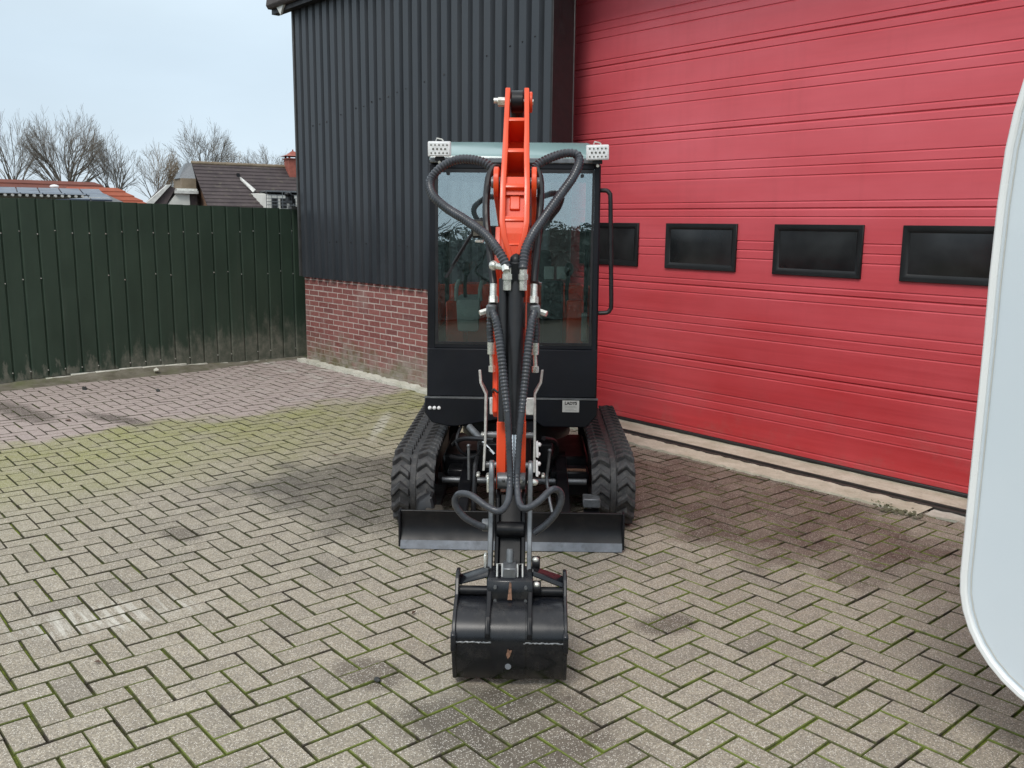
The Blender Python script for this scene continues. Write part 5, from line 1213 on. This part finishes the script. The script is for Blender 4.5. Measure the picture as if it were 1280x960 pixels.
# dormer with a balcony railing
m_ = MB(); m_.prism([(-3.3, 1.2), (-3.3, 3.02), (-2.0, 3.16), (-2.0, 1.2)], 3.55, 5.9, 'x'); m_.hexa([(3.0, -2.1, 2.0), (3.55, -3.3, 2.0), (3.55, -2.0, 2.0), (3.3, -1.9, 2.0), (3.0, -2.0, 3.1), (3.55, -3.3, 3.0), (3.55, -1.9, 3.12), (3.2, -1.9, 3.12)]); drm = m_.build('dormer', 'house_wall', h1, smooth=False); drm.location.x = -0.38
m_ = MB(); m_.box(3.5, 6.2, -3.42, -1.9, 3.17, 3.25); m_.build('dormer_roof', 'grey_metal', drm, smooth=False)
m_ = MB(); m_.cyl((2.33, -0.85, 3.8), (2.33, -0.85, 4.22), 0.09, n=8); m_.build('vent_pipe', 'black', roof1)
m_ = MB(); m_.hexa([(2.35, -1.10, 3.86), (2.37, -0.95, 3.86), (2.8, -2.0, 3.16), (2.72, -2.15, 3.16), (2.35, -1.10, 4.00), (2.47, -0.95, 4.00), (2.95, -2.0, 3.30), (2.85, -2.15, 3.30)]); m_.build('verge_board', 'white_board', roof1)
for i in range(3):
    m_ = MB(); x = 3.75 + i * 0.5; m_.box(x, x + 0.36, -3.33, -3.295, 2.3, 2.85); m_.build('dormer_window', 'pane', drm)
m_ = MB(); m_.box(5.55, 6.1, -3.6, -3.31, 2.3, 3.05); m_.build('dark_cabinet', 'black', drm)
m_ = MB()
for z in (2.45, 2.62, 2.8, 2.97): m_.box(3.3, 5.5, -3.85, -3.81, z, z + 0.03)
for i in range(8): m_.box(3.3 + i * 0.3, 3.325 + i * 0.3, -3.809, -3.775, 1.3, 3.25 if i % 3 == 0 else 3.0)
m_.build('railing', 'grey_metal', drm)

h2 = house_frame('red_roof_house', 'long low house with a dark red tiled roof at the left beyond the fence', -78.6, 47, 12)
m_ = MB(); m_.box(-6, 6.0, -2.8, 2.8, 0, 1.6); m_.build('wall', 'house_brick', h2, smooth=False)
m_ = MB(); courses(m_, -6.5, 6.6, -3.2, 1.5, 0, 3.32, 9, hip1=2.4); courses(m_, -6.5, 6.6, 3.2, 1.5, 0, 3.32, 9, hip1=2.4); rf = m_.build('roof', 'tile_rust', h2, smooth=False)
m_ = MB(); m_.cyl((2.2, -0.9, 2.75), (2.2, -0.9, 3.0), 0.16, n=12); m_.ball((2.2, -0.9, 3.03), 0.20, 1, 1, .5); m_.build('roof_vent', 'white', rf)
m_ = MB(); m_.box(-1.2, -0.2, -0.4, 0.4, 2.8, 3.5); m_.build('chimney', 'chim', rf)
h3 = house_frame('orange_roof_house', 'small house with a bright red hipped roof behind the solar roof', -72.9, 47, 6)
m_ = MB(); m_.box(-2.4, 2.4, -2.0, 2.0, 0, 1.6); m_.build('wall', 'house_brick', h3, smooth=False)
m_ = MB(); courses(m_, -3.0, 2.9, -2.4, 1.4, 0, 3.05, 8, hip0=1.2, hip1=2.6); courses(m_, -3.0, 2.9, 2.4, 1.4, 0, 3.05, 8, hip0=1.2, hip1=2.6); m_.build('roof', 'tile_red', h3, smooth=False)
sp = thing('solar_shed', 'low shed behind the fence with solar panels on its roof', 'shed', at(-76.2, 34), R(76.2 + 2))
m_ = MB(); m_.box(-2.6, 2.0, 0.6, 3.4, 0, 2.35); m_.build('wall', 'house_wall', sp, smooth=False)
m_ = MB(); m_.hexa([(-2.9, 0.0, 2.14), (2.35, 0.0, 2.14), (1.85, 3.6, 2.60), (-2.9, 3.6, 2.60), (-2.9, 0.0, 2.20), (2.35, 0.0, 2.20), (1.85, 3.6, 2.66), (-2.9, 3.6, 2.66)]); m_.build('roof', 'grey_trim', sp, smooth=False)
for r_ in range(2):
    for i in range(7):
        x = -2.7 + i * 0.68 - 0.1 * r_; y0 = 0.15 + r_ * 1.72; zf = lambda y: 2.215 + 0.128 * y
        m_ = MB(); m_.hexa([(x, y0, zf(y0)), (x + 0.64, y0, zf(y0)), (x + 0.62, y0 + 1.66, zf(y0 + 1.66)), (x - 0.02, y0 + 1.66, zf(y0 + 1.66)), (x, y0, zf(y0) + .04), (x + 0.64, y0, zf(y0) + .04), (x + 0.62, y0 + 1.66, zf(y0 + 1.66) + .04), (x - 0.02, y0 + 1.66, zf(y0 + 1.66) + .04)]); m_.build('solar_panel', 'solar', sp, smooth=False)
ls = thing('lean_to_roof', 'strip of corrugated roof edge showing white above the left end of the fence', 'roof', (-10.9, 1.6, 0))
m_ = MB(); m_.box(-0.9, 0.28, -2.6, 1.45, 1.878, 1.886); m_.build('roof_sheet', 'grey_trim', ls)
m_ = MB()
for i in range(58): m_.cyl((-0.9, -2.5 + i * 0.068, 1.866), (0.30, -2.5 + i * 0.068, 1.866), 0.014, n=8)
m_.build('corrugation', 'white_board', ls)
for y in (-2.3, 1.3):
    m_ = MB(); m_.box(-0.85, -0.78, y, y + 0.07, 0, 1.85); m_.build('post', 'grey_trim', ls)

# ------------------------------------------------------------------ what stands behind the camera and shows in the cab's glass
hedge = MB(); rgh = random.Random(5); hc = Vector((15.5, -14.0, 0)); hd = Vector((0.668, 0.744, 0)); hn = Vector((0.744, -0.668, 0))
HH = lambda u: 3.0 + 0.25 * math.sin(u * 0.9) + 0.18 * math.sin(u * 2.7 + 1)
for i in range(60):
    u0, u1 = -24 + i * 0.8, -23.2 + i * 0.8; q = [hc + hd * u0 - hn * .5, hc + hd * u1 - hn * .5, hc + hd * u1 + hn * .5, hc + hd * u0 + hn * .5]
    hedge.hexa([p.to_tuple() for p in q] + [(p.x, p.y, HH(u) - 0.25) for p, u in zip(q, (u0, u1, u1, u0))])
for i in range(26000):
    u = rgh.uniform(-24, 24); t = rgh.random(); top = rgh.random() < 0.3
    p = hc + hd * u + hn * (rgh.uniform(-.75, .6) if top else rgh.uniform(-.8, -.5)) + Vector((0, 0, HH(u) - 0.3 + rgh.uniform(-.1, .35) if top else HH(u) * t))
    a = Vector((rgh.gauss(0, 1), rgh.gauss(0, 1), rgh.gauss(0, 1))).normalized(); b = a.orthogonal().normalized(); s_ = rgh.uniform(0.03, 0.08)
    hedge.poly([p + a * s_, p + b * s_ * .6, p - a * s_, p - b * s_ * .6])
hed = hedge.build('hedge', 'leaf_dark', None, smooth=False)
tag(hed, 'dark evergreen hedge across the yard, seen only in the cab glass', 'hedge')
for al, nn, h, sd, lb in ((-4.5, -3.0, 4.2, 71, 'bare tree before the hedge mirrored in the left of the cab glass'), (4.4, -3.4, 4.3, 77, 'bare tree before the hedge mirrored in the right of the cab glass')):
    P = hc + hd * al + hn * nn
    bare_tree(lb, (P.x, P.y, 0), h, 2.2, 3, sd, 'bark_dark', lev=3, r0=0.16, group='bare trees across the yard')

# ------------------------------------------------------------------ small things on the paving
wd = thing('weed', 'small green weed growing at the broken end of the concrete strip', 'weed', (-2.52, 5.06, 0.0))
m_ = MB(); rgw = random.Random(2)
for i in range(46):
    a = rgw.uniform(0, 6.28); r_ = rgw.uniform(0.0, 0.035); L = rgw.uniform(0.015, 0.035); b = Vector((math.cos(a) * r_ * 1.6, math.sin(a) * r_, 0)); d = Vector((math.cos(a) * .7, math.sin(a) * .7, rgw.uniform(.4, 1))).normalized(); sd = Vector((-math.sin(a), math.cos(a), 0)) * 0.007
    m_.poly([b, b + d * L * .5 + sd, b + d * L, b + d * L * .5 - sd])
m_.build('leaves', 'grass', wd, smooth=False)
cl = MB(); 
for i in range(70): cl.ball((rgw.gauss(0, 0.075), rgw.gauss(0, 0.035), rgw.uniform(0, 0.012)), rgw.uniform(0.006, 0.016), 1, 1, .7, sub=1)
o = cl.build('dirt_clump', 'soil', None, smooth=False); o.location = (-2.40, 5.03, 0.0); tag(o, 'clump of dark crumbly dirt beside the weed', 'dirt')
def pebble(loc, r, label, mat='stone', sq=.7):
    mb = MB(); mb.ball((0, 0, 0), r, 1, .8, sq); rg = random.Random(int(r * 1e5) + int(loc[0] * 100))
    for v in mb.bm.verts: v.co *= 1 + rg.uniform(-.18, .18)
    o = mb.build('pebble', mat, None); o.location = loc; return tag(o, label, 'pebble', 'loose stones on the paving')
pebble((-2.626, 1.622, 0.008), 0.014, 'small dark stone lying on the pavers left of the bucket')
pebble((-8.78, 3.02, 0.010), 0.024, 'dark stone lying on the pink pavers near the fence')
pebble((-9.3, 2.5, 0.012), 0.03, 'dark clod on the pavers close to the left of the fence')
pebble((-9.75, 3.35, 0.05), 0.035, 'pale chip of rubble at the foot of the fence', 'kerb')
def leaf(loc, rz, label, s=0.03):
    mb = MB(); mb.poly([(-s, 0, 0), (-s * .2, -s * .4, 0.006), (s, 0, 0.003), (-s * .2, s * .4, 0.007)]); o = mb.build('fallen_leaf', 'dead', None, smooth=False); o.location = loc; o.rotation_euler = (0, 0, rz); return tag(o, label, 'leaf', 'dead leaves on the paving')
leaf((-3.40, 0.89, 0.006), 0.4, 'curled brown leaf on the pavers at the lower left', 0.022)
leaf((-5.55, 3.12, 0.006), 1.4, 'dark dead leaf at the edge of the damp patch left of the track', 0.03)
leaf((-3.02, 2.05, 0.006), 2.0, 'brown leaf lying left of the blade', 0.018)
leaf((-7.9, 1.98, 0.006), 0.2, 'dark dead leaf by the dirty patch near the fence', 0.05)
leaf((-6.05, 4.55, 0.006), 0.9, 'dead leaf on the mossy pavers beside the brick wall', 0.028)
